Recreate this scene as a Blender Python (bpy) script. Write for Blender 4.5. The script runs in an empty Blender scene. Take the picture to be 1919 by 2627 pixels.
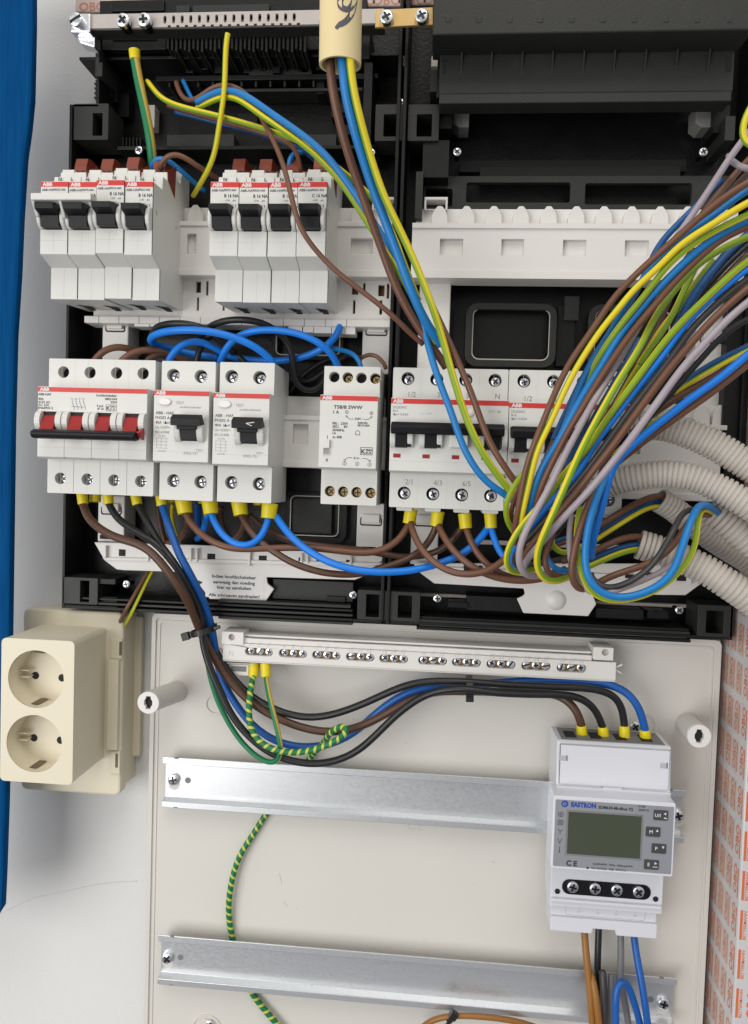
import bpy, math, random
from mathutils import Vector, Matrix
from mathutils.geometry import tessellate_polygon
random.seed(7)
S = 0.001
scene = bpy.context.scene
COL = scene.collection

# ------------------------------------------------------------------ camera
# wall coordinates: u to the right, v up, w out of the wall, all in millimetres
CF, CU, CV, CW = 1959.03, 182.60, 193.32, 502.19
YAW, PITCH, ROLL = math.radians(4.819), math.radians(-2.312), math.radians(1.848)
PW, PH = 1919.0, 2627.0
def m3(rows): return Matrix(rows)
cy, sy, cp, sp, cr, sr = math.cos(YAW), math.sin(YAW), math.cos(PITCH), math.sin(PITCH), math.cos(ROLL), math.sin(ROLL)
ROT = m3(((cy, 0, sy), (0, 1, 0), (-sy, 0, cy))) @ m3(((1, 0, 0), (0, cp, -sp), (0, sp, cp))) @ m3(((cr, -sr, 0), (sr, cr, 0), (0, 0, 1)))
W2B = m3(((1, 0, 0), (0, 0, -1), (0, 1, 0)))
cam_d = bpy.data.cameras.new('camera')
cam = bpy.data.objects.new('camera', cam_d); COL.objects.link(cam)
cam_d.sensor_fit = 'VERTICAL'; cam_d.sensor_height = 24.0; cam_d.lens = 24.0 * CF / PH
cam_d.clip_start = 0.01; cam_d.clip_end = 20
cam.matrix_world = Matrix.Translation(Vector((CU * S, -CW * S, CV * S))) @ (W2B @ ROT).to_4x4()
scene.camera = cam

# ------------------------------------------------------------------ light
world = bpy.data.worlds.new('World'); scene.world = world; world.use_nodes = True
nt = world.node_tree; nt.nodes.clear()
wo = nt.nodes.new('ShaderNodeOutputWorld'); bg = nt.nodes.new('ShaderNodeBackground')
tc = nt.nodes.new('ShaderNodeTexCoord'); sx = nt.nodes.new('ShaderNodeSeparateXYZ')
rmp = nt.nodes.new('ShaderNodeValToRGB'); mr = nt.nodes.new('ShaderNodeMapRange')
nt.links.new(tc.outputs['Generated'], sx.inputs[0]); nt.links.new(sx.outputs['Z'], mr.inputs[0])
mr.inputs[1].default_value = -1; mr.inputs[2].default_value = 1
nt.links.new(mr.outputs[0], rmp.inputs[0]); nt.links.new(bg.outputs[0], wo.inputs[0])
rmp.color_ramp.elements[0].color = (0.20, 0.205, 0.24, 1); rmp.color_ramp.elements[0].position = 0.1
rmp.color_ramp.elements[1].color = (0.95, 0.93, 0.90, 1); rmp.color_ramp.elements[1].position = 0.75
bg.inputs[1].default_value = 0.70
wn = nt.nodes.new('ShaderNodeTexNoise'); wn.inputs['Scale'].default_value = 2.2; wn.inputs['Detail'].default_value = 2
nt.links.new(tc.outputs['Generated'], wn.inputs['Vector'])
wm_ = nt.nodes.new('ShaderNodeMapRange'); wm_.inputs[1].default_value = .38; wm_.inputs[2].default_value = .62; wm_.inputs[3].default_value = .45; wm_.inputs[4].default_value = 1.55
nt.links.new(wn.outputs[0], wm_.inputs[0])
vm = nt.nodes.new('ShaderNodeVectorMath'); vm.operation = 'SCALE'
nt.links.new(rmp.outputs[0], vm.inputs[0]); nt.links.new(wm_.outputs[0], vm.inputs['Scale']); nt.links.new(vm.outputs[0], bg.inputs[0])
def area(name, loc, tgt, sx_, sy_, power, col):
    l = bpy.data.lights.new(name, 'AREA'); l.shape = 'RECTANGLE'; l.size = sx_; l.size_y = sy_; l.energy = power; l.color = col
    o = bpy.data.objects.new(name, l); COL.objects.link(o); o.location = loc
    o.rotation_euler = (Vector(tgt) - Vector(loc)).to_track_quat('-Z', 'Y').to_euler(); return o
area('room_window', (-1.0, -1.75, -0.05), (0.15, 0, 0.15), 1.5, 1.5, 27, (1.0, 0.99, 0.97))
area('ceiling_lamp', (0.3, -1.6, 2.3), (0.15, 0, 0.1), 1.2, 1.2, 17, (1.0, 0.95, 0.88))
scene.view_settings.view_transform = 'Standard'; scene.view_settings.look = 'None'
scene.view_settings.exposure = 0.0; scene.view_settings.gamma = 1.0
scene.view_settings.use_curve_mapping = False
scene.cycles.max_bounces = 6; scene.cycles.use_denoising = True

# ------------------------------------------------------------------ helpers
def U(px, py, w):
    """photo pixel -> wall point at depth w"""
    d = ROT @ Vector(((px - PW / 2) / CF, (PH / 2 - py) / CF, -1.0))
    t = (w - CW) / d.z
    return CU + t * d.x, CV + t * d.y
def P(px, py, w):
    u, v = U(px, py, w); return Vector((u, v, w))
def B(p): return Vector((p[0] * S, -p[2] * S, p[1] * S))

MATS = {}
def mat(name, col, rough=0.45, metal=0.0, var=0.06, vs=60, bump=0.0, bs=900, spec=0.5, dirt=None):
    if name in MATS: return MATS[name]
    m = bpy.data.materials.new(name); m.use_nodes = True; n = m.node_tree; L = n.links
    p = n.nodes['Principled BSDF']
    p.inputs['Roughness'].default_value = rough; p.inputs['Metallic'].default_value = metal
    p.inputs['Specular IOR Level'].default_value = spec
    g = n.nodes.new('ShaderNodeNewGeometry')
    no = n.nodes.new('ShaderNodeTexNoise'); no.inputs['Scale'].default_value = vs; no.inputs['Detail'].default_value = 5
    L.new(g.outputs['Position'], no.inputs['Vector'])
    mx = n.nodes.new('ShaderNodeMix'); mx.data_type = 'RGBA'
    lo = [max(0, c * (1 - var)) for c in col]; hi = [min(1, c * (1 + var)) for c in col]
    mx.inputs[6].default_value = (*lo, 1); mx.inputs[7].default_value = (*hi, 1)
    L.new(no.outputs[0], mx.inputs[0]); out = mx.outputs[2]
    if dirt:
        n2 = n.nodes.new('ShaderNodeTexNoise'); n2.inputs['Scale'].default_value = dirt[1]; n2.inputs['Detail'].default_value = 8; n2.inputs['Roughness'].default_value = .7
        L.new(g.outputs['Position'], n2.inputs['Vector'])
        r2 = n.nodes.new('ShaderNodeMapRange'); r2.inputs[1].default_value = dirt[2]; r2.inputs[2].default_value = dirt[2] + .12; r2.inputs[4].default_value = dirt[3]
        L.new(n2.outputs[0], r2.inputs[0])
        m2 = n.nodes.new('ShaderNodeMix'); m2.data_type = 'RGBA'; m2.inputs[7].default_value = (*dirt[0], 1)
        L.new(r2.outputs[0], m2.inputs[0]); L.new(out, m2.inputs[6]); out = m2.outputs[2]
    L.new(out, p.inputs['Base Color'])
    mr = n.nodes.new('ShaderNodeMapRange'); mr.inputs[3].default_value = rough * .85; mr.inputs[4].default_value = min(1, rough * 1.2)
    L.new(no.outputs[0], mr.inputs[0]); L.new(mr.outputs[0], p.inputs['Roughness'])
    if bump:
        nb = n.nodes.new('ShaderNodeTexNoise'); nb.inputs['Scale'].default_value = bs; nb.inputs['Detail'].default_value = 3
        L.new(g.outputs['Position'], nb.inputs['Vector'])
        b = n.nodes.new('ShaderNodeBump'); b.inputs['Strength'].default_value = bump; b.inputs['Distance'].default_value = 0.0004
        L.new(nb.outputs[0], b.inputs['Height']); L.new(b.outputs[0], p.inputs['Normal'])
    MATS[name] = m; return m

M = dict(
    wall=mat('wall_paint', (.71, .71, .70), .85, var=.04, vs=9, bump=.6, bs=700, dirt=((.45, .44, .44), 14, .66, .5)),
    plate=mat('cream_cover_plastic', (.665, .645, .60), .42, var=.05, vs=9, bump=.2, bs=900, dirt=((.40, .38, .35), 55, .67, .30)),
    white=mat('breaker_plastic', (.69, .69, .655), .42, var=.04, vs=45, bump=.1, bs=1800, dirt=((.4, .38, .35), 110, .72, .3)),
    white2=mat('rail_cover_plastic', (.74, .72, .69), .38, var=.03, vs=45, dirt=((.45, .42, .4), 90, .7, .3)),
    meter=mat('meter_plastic', (.69, .70, .75), .32, var=.02, vs=45),
    mface=mat('meter_face_grey', (.27, .28, .31), .45, var=.02),
    lcd=mat('lcd_glass', (.055, .068, .042), .10, var=.14, vs=20, spec=.75, bump=.5, bs=22),
    black=mat('black_plastic', (.004, .0043, .0043), .34, var=.35, vs=60, bump=.35, bs=500, spec=.33, dirt=((.022, .022, .021), 45, .6, .5)),
    black2=mat('black_matt_plastic', (.008, .0085, .0085), .42, var=.3, vs=90, bump=.3, bs=700, spec=.28, dirt=((.05, .048, .042), 70, .64, .45)),
    gblack=mat('grey_black_plastic', (.026, .027, .025), .45, var=.12, vs=70, bump=.3, bs=900, spec=.35, dirt=((.042, .042, .038), 40, .58, .5)),
    toggle=mat('toggle_black', (.009, .009, .011), .38, var=.3, vs=200, spec=.22, bump=.2, bs=900),
    hole=mat('dark_recess', (.008, .008, .008), .7, var=.2),
    red=mat('red_print', (.62, .035, .030), .4, var=.04),
    rtog=mat('red_toggle', (.33, .012, .013), .38, var=.15, vs=200),
    term=mat('red_terminal', (.22, .045, .022), .4, var=.15, vs=200),
    ink=mat('black_ink', (.03, .03, .035), .6, var=.1),
    gink=mat('grey_ink', (.24, .235, .23), .6, var=.1),
    eink=mat('embossed_mark', (.52, .51, .49), .5, var=.05),
    wink=mat('white_ink', (.72, .70, .69), .5, var=.04),
    bink=mat('blue_ink', (.02, .07, .36), .5, var=.04),
    steel=mat('zinc_steel', (.78, .80, .84), .25, 1.0, var=.15, vs=500, bump=.15, bs=900),
    dsteel=mat('dark_steel_slot_shade', (.05, .05, .055), .35, 1.0, var=.3, vs=400),
    bar=mat('nickel_bar', (.50, .465, .44), .5, .25, var=.08, vs=150),
    brass=mat('brass', (.62, .42, .17), .42, .5, var=.12, vs=130),
    cream=mat('aged_cream_plastic', (.72, .66, .51), .38, var=.04, vs=25, bump=.1, bs=1500, dirt=((.30, .24, .15), 120, .69, .5)),
    tube=mat('pvc_tube', (.80, .66, .36), .5, var=.05, vs=50, bump=.3, bs=900, dirt=((.6, .42, .2), 60, .6, .4)),
    corr=mat('corrugated_plastic', (.53, .49, .44), .5, var=.06, vs=80, dirt=((.38, .33, .29), 50, .6, .4)),
    ferr=mat('yellow_ferrule', (.78, .64, .008), .38, var=.12, vs=300),
    tie=mat('cable_tie_black', (.013, .013, .014), .4, var=.2),
    film=mat('white_film', (.60, .59, .60), .2, var=.05, vs=40, bump=.5, bs=60),
    orange=mat('orange_print', (.66, .165, .06), .35, var=.12, vs=60),
    pink=mat('faded_orange_print', (.50, .22, .14), .35, var=.12, vs=60),
    paper=mat('label_paper', (.78, .77, .76), .6, var=.02),
    tpaint=mat('test_button', (.80, .78, .74), .25, var=.02),
    gpl=mat('grey_insert_and_shade', (.20, .20, .205), .5, var=.1),
    marker=mat('marker_ink', (.09, .085, .11), .5, var=.3, vs=150),
)
def galv(name):
    m = mat(name, (.66, .68, .70), .34, .8, var=.05, vs=40)
    n = m.node_tree; L = n.links; p = n.nodes['Principled BSDF']
    g = n.nodes.new('ShaderNodeNewGeometry'); mp = n.nodes.new('ShaderNodeMapping'); mp.inputs['Scale'].default_value = (1, 1, 2.2)
    L.new(g.outputs['Position'], mp.inputs[0])
    v = n.nodes.new('ShaderNodeTexNoise'); v.inputs['Scale'].default_value = 420; v.inputs['Detail'].default_value = 8; v.inputs['Roughness'].default_value = .75
    L.new(mp.outputs[0], v.inputs['Vector'])
    r = n.nodes.new('ShaderNodeMapRange'); r.inputs[1].default_value = .3; r.inputs[2].default_value = .7; r.inputs[3].default_value = .26; r.inputs[4].default_value = .40
    L.new(v.outputs[0], r.inputs[0]); L.new(r.outputs[0], p.inputs['Roughness'])
    mx = n.nodes.new('ShaderNodeMix'); mx.data_type = 'RGBA'; mx.inputs[6].default_value = (.60, .62, .64, 1); mx.inputs[7].default_value = (.82, .84, .86, 1)
    L.new(v.outputs[0], mx.inputs[0]); L.new(mx.outputs[2], p.inputs['Base Color'])
    return m
M['galv'] = galv('galvanised_steel')
def bluefilm():
    m = mat('blue_film', (.004, .10, .30), .6, var=.25, vs=30, spec=.03)
    n = m.node_tree; L = n.links; p = n.nodes['Principled BSDF']
    g = n.nodes.new('ShaderNodeNewGeometry'); mp = n.nodes.new('ShaderNodeMapping'); mp.inputs['Scale'].default_value = (1, 1, .06)
    L.new(g.outputs['Position'], mp.inputs[0])
    v = n.nodes.new('ShaderNodeTexNoise'); v.inputs['Scale'].default_value = 400; v.inputs['Detail'].default_value = 4
    L.new(mp.outputs[0], v.inputs['Vector'])
    mx = n.nodes.new('ShaderNodeMix'); mx.data_type = 'RGBA'; mx.inputs[6].default_value = (.0003, .036, .14, 1); mx.inputs[7].default_value = (.003, .085, .25, 1)
    L.new(v.outputs[0], mx.inputs[0]); L.new(mx.outputs[2], p.inputs['Base Color'])
    b = n.nodes.new('ShaderNodeBump'); b.inputs['Strength'].default_value = .5; b.inputs['Distance'].default_value = .0006
    L.new(v.outputs[0], b.inputs['Height']); L.new(b.outputs[0], p.inputs['Normal'])
    return m
M['blue_film'] = bluefilm()
def stripe(name, a, b_, duty, turns, rough=.42, k=1):
    """two-colour wire insulation; the boundary runs along the wire, or spirals with `turns` per mm"""
    m = bpy.data.materials.new(name); m.use_nodes = True; n = m.node_tree; L = n.links; p = n.nodes['Principled BSDF']
    p.inputs['Roughness'].default_value = rough; p.inputs['Specular IOR Level'].default_value = .4
    uv = n.nodes.new('ShaderNodeUVMap'); s = n.nodes.new('ShaderNodeSeparateXYZ'); L.new(uv.outputs[0], s.inputs[0])
    mu = n.nodes.new('ShaderNodeMath'); mu.operation = 'MULTIPLY_ADD'; mu.inputs[1].default_value = turns
    L.new(s.outputs[1], mu.inputs[0])
    kx = n.nodes.new('ShaderNodeMath'); kx.operation = 'MULTIPLY'; kx.inputs[1].default_value = k; L.new(s.outputs[0], kx.inputs[0])
    L.new(kx.outputs[0], mu.inputs[2])
    fr = n.nodes.new('ShaderNodeMath'); fr.operation = 'FRACT'; L.new(mu.outputs[0], fr.inputs[0])
    ab = n.nodes.new('ShaderNodeMath'); ab.operation = 'SUBTRACT'; ab.inputs[1].default_value = .5; L.new(fr.outputs[0], ab.inputs[0])
    ab2 = n.nodes.new('ShaderNodeMath'); ab2.operation = 'ABSOLUTE'; L.new(ab.outputs[0], ab2.inputs[0])
    mr = n.nodes.new('ShaderNodeMapRange'); mr.inputs[1].default_value = duty / 2 - .012; mr.inputs[2].default_value = duty / 2 + .012; L.new(ab2.outputs[0], mr.inputs[0])
    mx = n.nodes.new('ShaderNodeMix'); mx.data_type = 'RGBA'; mx.inputs[6].default_value = (*a, 1); mx.inputs[7].default_value = (*b_, 1)
    L.new(mr.outputs[0], mx.inputs[0]); L.new(mx.outputs[2], p.inputs['Base Color'])
    return m
def wmat(name, col, rough=.4): return mat(name, col, rough, var=.13, vs=90, bump=.12, bs=700, dirt=((min(1, col[0] * 1.5 + .03), min(1, col[1] * 1.5 + .03), min(1, col[2] * 1.4 + .03)), 160, .66, .35))
WM = dict(
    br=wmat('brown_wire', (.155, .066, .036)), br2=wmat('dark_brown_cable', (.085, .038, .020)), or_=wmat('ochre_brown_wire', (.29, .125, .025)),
    bl=wmat('blue_wire', (.006, .19, .52)), bl2=wmat('blue_cable', (.003, .20, .76)), bl3=wmat('deep_blue_cable', (.006, .10, .40)), dbl=wmat('shaded_blue_wire', (.006, .085, .26)),  # shaded blue is the wire blue darkened, shade put into its colour
    bk=wmat('black_wire', (.012, .012, .014), .36), dg=wmat('dark_grey_wire', (.045, .042, .040)), gr=wmat('grey_wire', (.17, .17, .18)),
    la=wmat('lavender_wire', (.37, .32, .36)),
    yg=stripe('yellow_green_wire', (.24, .37, .014), (.74, .60, .022), .30, .0008),
    yy=stripe('yellow_green_wire_yellow_side', (.22, .37, .015), (.76, .60, .02), .34, .0007),
    gy=stripe('green_yellow_earth', (.008, .19, .075), (.60, .42, .075), .5, .0012),
    sp=stripe('green_yellow_twisted', (.008, .17, .055), (.56, .56, .09), .67, .185, k=1),
)

OBJ_ORG = {}
class G:
    """collects geometry in wall millimetres and links it as one mesh object"""
    def __init__(s): s.v = []; s.f = []; s.m = []; s.mats = []; s.uv = []; s.sm = []
    def mi(s, m):
        if m not in s.mats: s.mats.append(m)
        return s.mats.index(m)
    def add(s, vs, fs, m, uvs=None, smooth=False):
        o = len(s.v); k = s.mi(m); s.v += [tuple(a) for a in vs]
        for i, f in enumerate(fs):
            s.f.append(tuple(o + j for j in f)); s.m.append(k); s.sm.append(smooth); s.uv.append(uvs[i] if uvs else None)
        return s
    def box(s, u0, u1, v0, v1, w0, w1, m):
        if u0 > u1: u0, u1 = u1, u0
        if v0 > v1: v0, v1 = v1, v0
        if w0 > w1: w0, w1 = w1, w0
        return s.add([(a, b, c) for a in (u0, u1) for b in (v0, v1) for c in (w0, w1)],
              [(0, 1, 3, 2), (4, 6, 7, 5), (0, 4, 5, 1), (2, 3, 7, 6), (0, 2, 6, 4), (1, 5, 7, 3)], m)
    def pbox(s, x0, y0, x1, y1, w0, w1, m):
        a = U(x0, y0, w1); b = U(x1, y1, w1); return s.box(a[0], b[0], a[1], b[1], w0, w1, m)
    def ext(s, poly, h0, h1, axis, m, holes=()):
        """extrude polygon along 'w' (poly in u,v) or 'u' (poly in v,w), with holes"""
        f3 = (lambda p, h: (p[0], p[1], h)) if axis == 'w' else (lambda p, h: (h, p[0], p[1]))
        loops = [list(poly)] + [list(h) for h in holes]
        pts = [p for l in loops for p in l]; n = len(pts)
        vs = [f3(p, h0) for p in pts] + [f3(p, h1) for p in pts]
        fs = []
        if len(loops) == 1: fs += [tuple(range(n - 1, -1, -1)), tuple(range(n, 2 * n))]
        else:
            for t in tessellate_polygon([[Vector((p[0], p[1], 0)) for p in l] for l in loops]):
                fs += [(t[2], t[1], t[0]), (t[0] + n, t[1] + n, t[2] + n)]
        o = 0
        for l in loops:
            k = len(l)
            for i in range(k):
                a, b = o + i, o + (i + 1) % k; fs.append((a, b, b + n, a + n))
            o += k
        return s.add(vs, fs, m)
    def lathe(s, u, v, prof, m, n=20, smooth=True, axis='w', w=0):
        """prof: list of (radius, w)"""
        vs = []; fs = []
        for r, h in prof:
            for i in range(n):
                a = 2 * math.pi * i / n
                if axis == 'w': vs.append((u + r * math.cos(a), v + r * math.sin(a), h))
                else: vs.append((u + r * math.cos(a), h, w + r * math.sin(a)))
        for j in range(len(prof) - 1):
            for i in range(n): fs.append((j * n + i, j * n + (i + 1) % n, (j + 1) * n + (i + 1) % n, (j + 1) * n + i))
        s.add(vs, fs, m, smooth=smooth)
        if prof[-1][0] > 0: s.add(vs[-n:], [tuple(range(n))], m)
        return s
    def cyl(s, u, v, w0, w1, r, m, n=20): return s.lathe(u, v, [(r, w0), (r, w1)], m, n, True)
    def screw(s, u, v, w, r, m=None, dome=.35, rot=None, slot=False, deep=None):
        m = m or M['steel']; rot = random.uniform(0, 1.5) if rot is None else rot; deep = deep or M['dsteel']
        h = min(.9, r * .22); n = 24
        prof = [(r, w - h - .5 - dome), (r, w - h - .3)] + [(r * math.cos(math.radians(q)), w - h + h * math.sin(math.radians(q))) for q in (12, 26, 42, 58, 74, 88)]
        s.lathe(u, v, prof, m, n)
        s.ext(cross(u, v, r * .66, r * .19, rot, slot), w - h - .5, w + .03, 'w', deep)  # raised dark inlay; its colour imitates the shade of a cut recess
        return s
    def text(s, t, size, u, v, w, m, align='L', rot=0, plane='w', bold=0, sx=1.0, seg=2):
        vs, fs, wd = glyphs(t, bold, seg); k = size; ox = {'L': 0, 'C': -wd / 2, 'R': -wd}[align]
        c, si = math.cos(rot), math.sin(rot); out = []
        for x, y in vs:
            x = (x + ox) * k * sx; y = y * k; a = x * c - y * si; b = x * si + y * c
            out.append((u + a, v + b, w) if plane == 'w' else (u, v + b, w + a * plane))
        return s.add(out, fs, m)
    def line(s, u0, v0, u1, v1, w, t, m):
        d = Vector((u1 - u0, v1 - v0)); d = Vector((-d.y, d.x)).normalized() * t / 2
        return s.add([(u0 + d.x, v0 + d.y, w), (u0 - d.x, v0 - d.y, w), (u1 - d.x, v1 - d.y, w), (u1 + d.x, v1 + d.y, w)], [(0, 1, 2, 3)], m)
    def build(s, name, parent=None, bevel=0.0, kind=None, label=None, cat=None, group=None):
        if parent is not None: org = OBJ_ORG[parent.name]
        else:
            n = len(s.v); org = (sum(p[0] for p in s.v) / n, sum(p[1] for p in s.v) / n, min(p[2] for p in s.v))
        me = bpy.data.meshes.new(name)
        ob = B(org)
        me.from_pydata([B(p) - ob for p in s.v], [], s.f)
        for m in s.mats: me.materials.append(m)
        me.polygons.foreach_set('material_index', s.m); me.polygons.foreach_set('use_smooth', s.sm)
        if any(s.uv):
            ul = me.uv_layers.new(name='UVMap')
            for p, q in zip(me.polygons, s.uv):
                if q:
                    for li, c in zip(p.loop_indices, q): ul.data[li].uv = c
        me.validate(); me.update()
        import bmesh
        bm = bmesh.new(); bm.from_mesh(me); bmesh.ops.recalc_face_normals(bm, faces=bm.faces); bm.to_mesh(me); bm.free()
        o = bpy.data.objects.new(name, me); COL.objects.link(o)
        if parent is not None: o.parent = parent
        else: o.location = ob
        OBJ_ORG[o.name] = org
        if bevel:
            b = o.modifiers.new('bevel', 'BEVEL'); b.width = bevel * S; b.segments = 2; b.limit_method = 'ANGLE'; b.angle_limit = math.radians(40); b.harden_normals = False
        tag(o, label, cat, group, kind); return o
def tag(o, label=None, cat=None, group=None, kind=None):
    if label: o['label'] = label
    if cat: o['category'] = cat
    if group: o['group'] = group
    if kind: o['kind'] = kind
def thing(name, label, cat, org, group=None):
    o = bpy.data.objects.new(name, None); COL.objects.link(o); o.empty_display_size = .01
    o.location = B(org); OBJ_ORG[o.name] = tuple(org); tag(o, label, cat, group); return o
def circ(u, v, r, n=20, ry=None): ry = ry or r; return [(u + r * math.cos(2 * math.pi * i / n), v + ry * math.sin(2 * math.pi * i / n)) for i in range(n)]
def cross(u, v, L_, t, rot, slot=False):
    p = [(L_ * 1.35, t), (-L_ * 1.35, t), (-L_ * 1.35, -t), (L_ * 1.35, -t)] if slot else [(L_, t), (t, t), (t, L_), (-t, L_), (-t, t), (-L_, t), (-L_, -t), (-t, -t), (-t, -L_), (t, -L_), (t, -t), (L_, -t)]
    c, s_ = math.cos(rot), math.sin(rot); return [(u + a * c - b * s_, v + a * s_ + b * c) for a, b in p]
def rr(u0, u1, v0, v1, r, n=4):
    out = []
    for cu, cv, a0 in ((u1 - r, v1 - r, 0), (u0 + r, v1 - r, 90), (u0 + r, v0 + r, 180), (u1 - r, v0 + r, 270)):
        for i in range(n + 1):
            a = math.radians(a0 + 90 * i / n); out.append((cu + r * math.cos(a), cv + r * math.sin(a)))
    return out
GLY = {}
def glyphs(t, bold=0, seg=2):
    k = (t, bold, seg)
    if k in GLY: return GLY[k]
    cu = bpy.data.curves.new('lettering', 'FONT'); cu.body = t; cu.size = 1.0; cu.resolution_u = seg; cu.offset = bold; cu.fill_mode = 'FRONT'
    o = bpy.data.objects.new('lettering', cu); COL.objects.link(o)
    dg = bpy.context.evaluated_depsgraph_get(); dg.update()
    me = bpy.data.meshes.new_from_object(o.evaluated_get(dg))
    vs = [(q.co.x, q.co.y) for q in me.vertices]; fs = [tuple(p.vertices) for p in me.polygons]
    x0 = min((a[0] for a in vs), default=0); vs = [(a - x0, b) for a, b in vs]
    wd = max((a[0] for a in vs), default=0)
    bpy.data.objects.remove(o); bpy.data.curves.remove(cu); bpy.data.meshes.remove(me)
    GLY[k] = (vs, fs, wd); return GLY[k]

def spline(pts, step=1.6):
    """centripetal-ish Catmull-Rom through pts"""
    pts = [Vector(p) for p in pts]
    if len(pts) == 2: pts = [pts[0], pts[0].lerp(pts[1], .5), pts[1]]
    q = [pts[0] * 2 - pts[1]] + pts + [pts[-1] * 2 - pts[-2]]; out = []
    for i in range(1, len(q) - 2):
        p0, p1, p2, p3 = q[i - 1:i + 3]; n = max(2, int((p2 - p1).length / step))
        t0 = 0; t1 = max((p1 - p0).length, 1e-4) ** .5; t2 = t1 + max((p2 - p1).length, 1e-4) ** .5; t3 = t2 + max((p3 - p2).length, 1e-4) ** .5
        for k in range(n):
            t = t1 + (t2 - t1) * k / n
            A1 = p0 * ((t1 - t) / (t1 - t0)) + p1 * ((t - t0) / (t1 - t0)); A2 = p1 * ((t2 - t) / (t2 - t1)) + p2 * ((t - t1) / (t2 - t1)); A3 = p2 * ((t3 - t) / (t3 - t2)) + p3 * ((t - t2) / (t3 - t2))
            B1 = A1 * ((t2 - t) / (t2 - t0)) + A2 * ((t - t0) / (t2 - t0)); B2 = A2 * ((t3 - t) / (t3 - t1)) + A3 * ((t - t1) / (t3 - t1))
            out.append(B1 * ((t2 - t) / (t2 - t1)) + B2 * ((t - t1) / (t2 - t1)))
    out.append(pts[-1]); return out
def tube(g, path, rad, m, n=12, phase=0.0, cap=True):
    """rad: number or function of arc length"""
    vs = []; fs = []; uvs = []; N = None; s = 0; L = []
    for i, p in enumerate(path):
        T = (path[min(i + 1, len(path) - 1)] - path[max(i - 1, 0)]).normalized()
        if N is None:
            N = Vector((0, 0, 1)) - T * T.z
            N = N.normalized() if N.length > .1 else Vector((0, 1, 0)).cross(T).normalized()
        else:
            want = Vector((0, 0, 1)) - T * T.z
            N = (N - T * N.dot(T)).normalized()
            if want.length > .35: N = (N * .7 + want.normalized() * .3); N = (N - T * N.dot(T)).normalized()
        Bn = T.cross(N)
        if i: s += (p - path[i - 1]).length
        L.append(s); r = rad(s) if callable(rad) else rad
        for k in range(n):
            a = 2 * math.pi * k / n; vs.append(p + N * (r * math.cos(a)) + Bn * (r * math.sin(a)))
    for i in range(len(path) - 1):
        for k in range(n):
            k2 = (k + 1) % n; fs.append((i * n + k, i * n + k2, (i + 1) * n + k2, (i + 1) * n + k))
            a, b = k / n + phase, (k + 1) / n + phase; uvs.append(((a, L[i]), (b, L[i]), (b, L[i + 1]), (a, L[i + 1])))
    if cap:
        fs += [tuple(range(n - 1, -1, -1)), tuple((len(path) - 1) * n + k for k in range(n))]; uvs += [tuple((phase, 0) for _ in range(n))] * 2
    g.add(vs, fs, m, uvs, True)
def rpx(wpx, w): return wpx / 2 * (CW - w) / CF
def wire(name, label, cat, col, pts, wpx, group=None, fer0=None, fer1=None, phase=.25, raw=False):
    """pts: (px, py, w). fer: (width_px, length_mm) for a yellow end sleeve standing out of the terminal"""
    path = spline([P(*p) if not raw else Vector(p) for p in pts])
    for _ in range(2):                                   # relax kinks left by the control points
        k_ = 4; q_ = [p.copy() for p in path]; n_ = len(path)
        for i in range(1, n_ - 1):
            m_ = min(k_, i, n_ - 1 - i); path[i] = sum((q_[j] for j in range(i - m_, i + m_ + 1)), Vector((0, 0, 0))) / (2 * m_ + 1)
    # small natural waviness
    ph = random.uniform(0, 6)
    for i, p in enumerate(path): p.z += .22 * math.sin(i * .07 + ph); p.x += .22 * math.sin(i * .09 + ph * 2); p.y += .16 * math.sin(i * .05 + ph * 3)
    ws_ = sorted(p[2] for p in pts); wm = ws_[len(ws_) // 2]; r = rpx(wpx, wm)
    if col in ('yg', 'yy') and abs(phase - .3) < .02: phase = random.choice((.24, .42, .5, .34))
    g = G(); tube(g, path, r, WM[col], 14, phase)
    o = g.build(name, label=label, cat=cat, group=group)
    for fr, a, b in ((fer0, path[0], path[min(4, len(path) - 1)]), (fer1, path[-1], path[-min(5, len(path))])):
        if not fr: continue
        wp, ln = fr[:2]; d = (b - a).normalized(); d = (d + Vector((0, 1.6 if d.y > 0 else -1.6, -.1))).normalized(); R_ = rpx(wp, a.z); c0 = a - d * (fr[2] if len(fr) > 2 else ln)
        gf = G(); n = 8
        pth = [c0 + d * (k * (ln + 1.0) / n) for k in range(n + 1)]
        tube(gf, pth, lambda s_, R_=R_, ln=ln: R_ * (1.04 - .10 * s_ / (ln + 1)), M['ferr'], 18); gf.build('ferrule', o, bevel=.15)
    return o

# ------------------------------------------------------------------ wall and far-left strip
WALL = -34.0
g = G(); g.box(-900, 1100, -900, 1300, WALL - 8, WALL, M['wall']); wall_o = g.build('wall', kind='structure', label='pale grey plastered wall behind the electrical panel')
g = G(); tube(g, spline([P(x, y, WALL + .02) for x, y in ((-60, 2375), (10, 2338), (45, 2322), (85, 2304), (150, 2290), (230, 2272), (300, 2262), (352, 2260))], 3), .32, mat('pencil_grey', (.64, .635, .63), .8, var=.2, vs=200), 6); g.build('pencil_line', wall_o)
pl = [(84, -120), (84, 60), (80, 250), (72, 330), (62, 400), (52, 560), (46, 700), (36, 860), (30, 1100), (26, 1400), (21, 1750), (14, 2060), (8, 2240), (4, 2330), (-40, 2400), (-200, 2420), (-200, -120)]
g = G(); g.ext([U(x, y, 30) for x, y in pl], 23, 30, 'w', M['blue_film'])
g.build('blue_strip', bevel=2, label='glossy blue plastic-covered door edging running down the far left side of the wall', cat='door edging')

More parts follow.
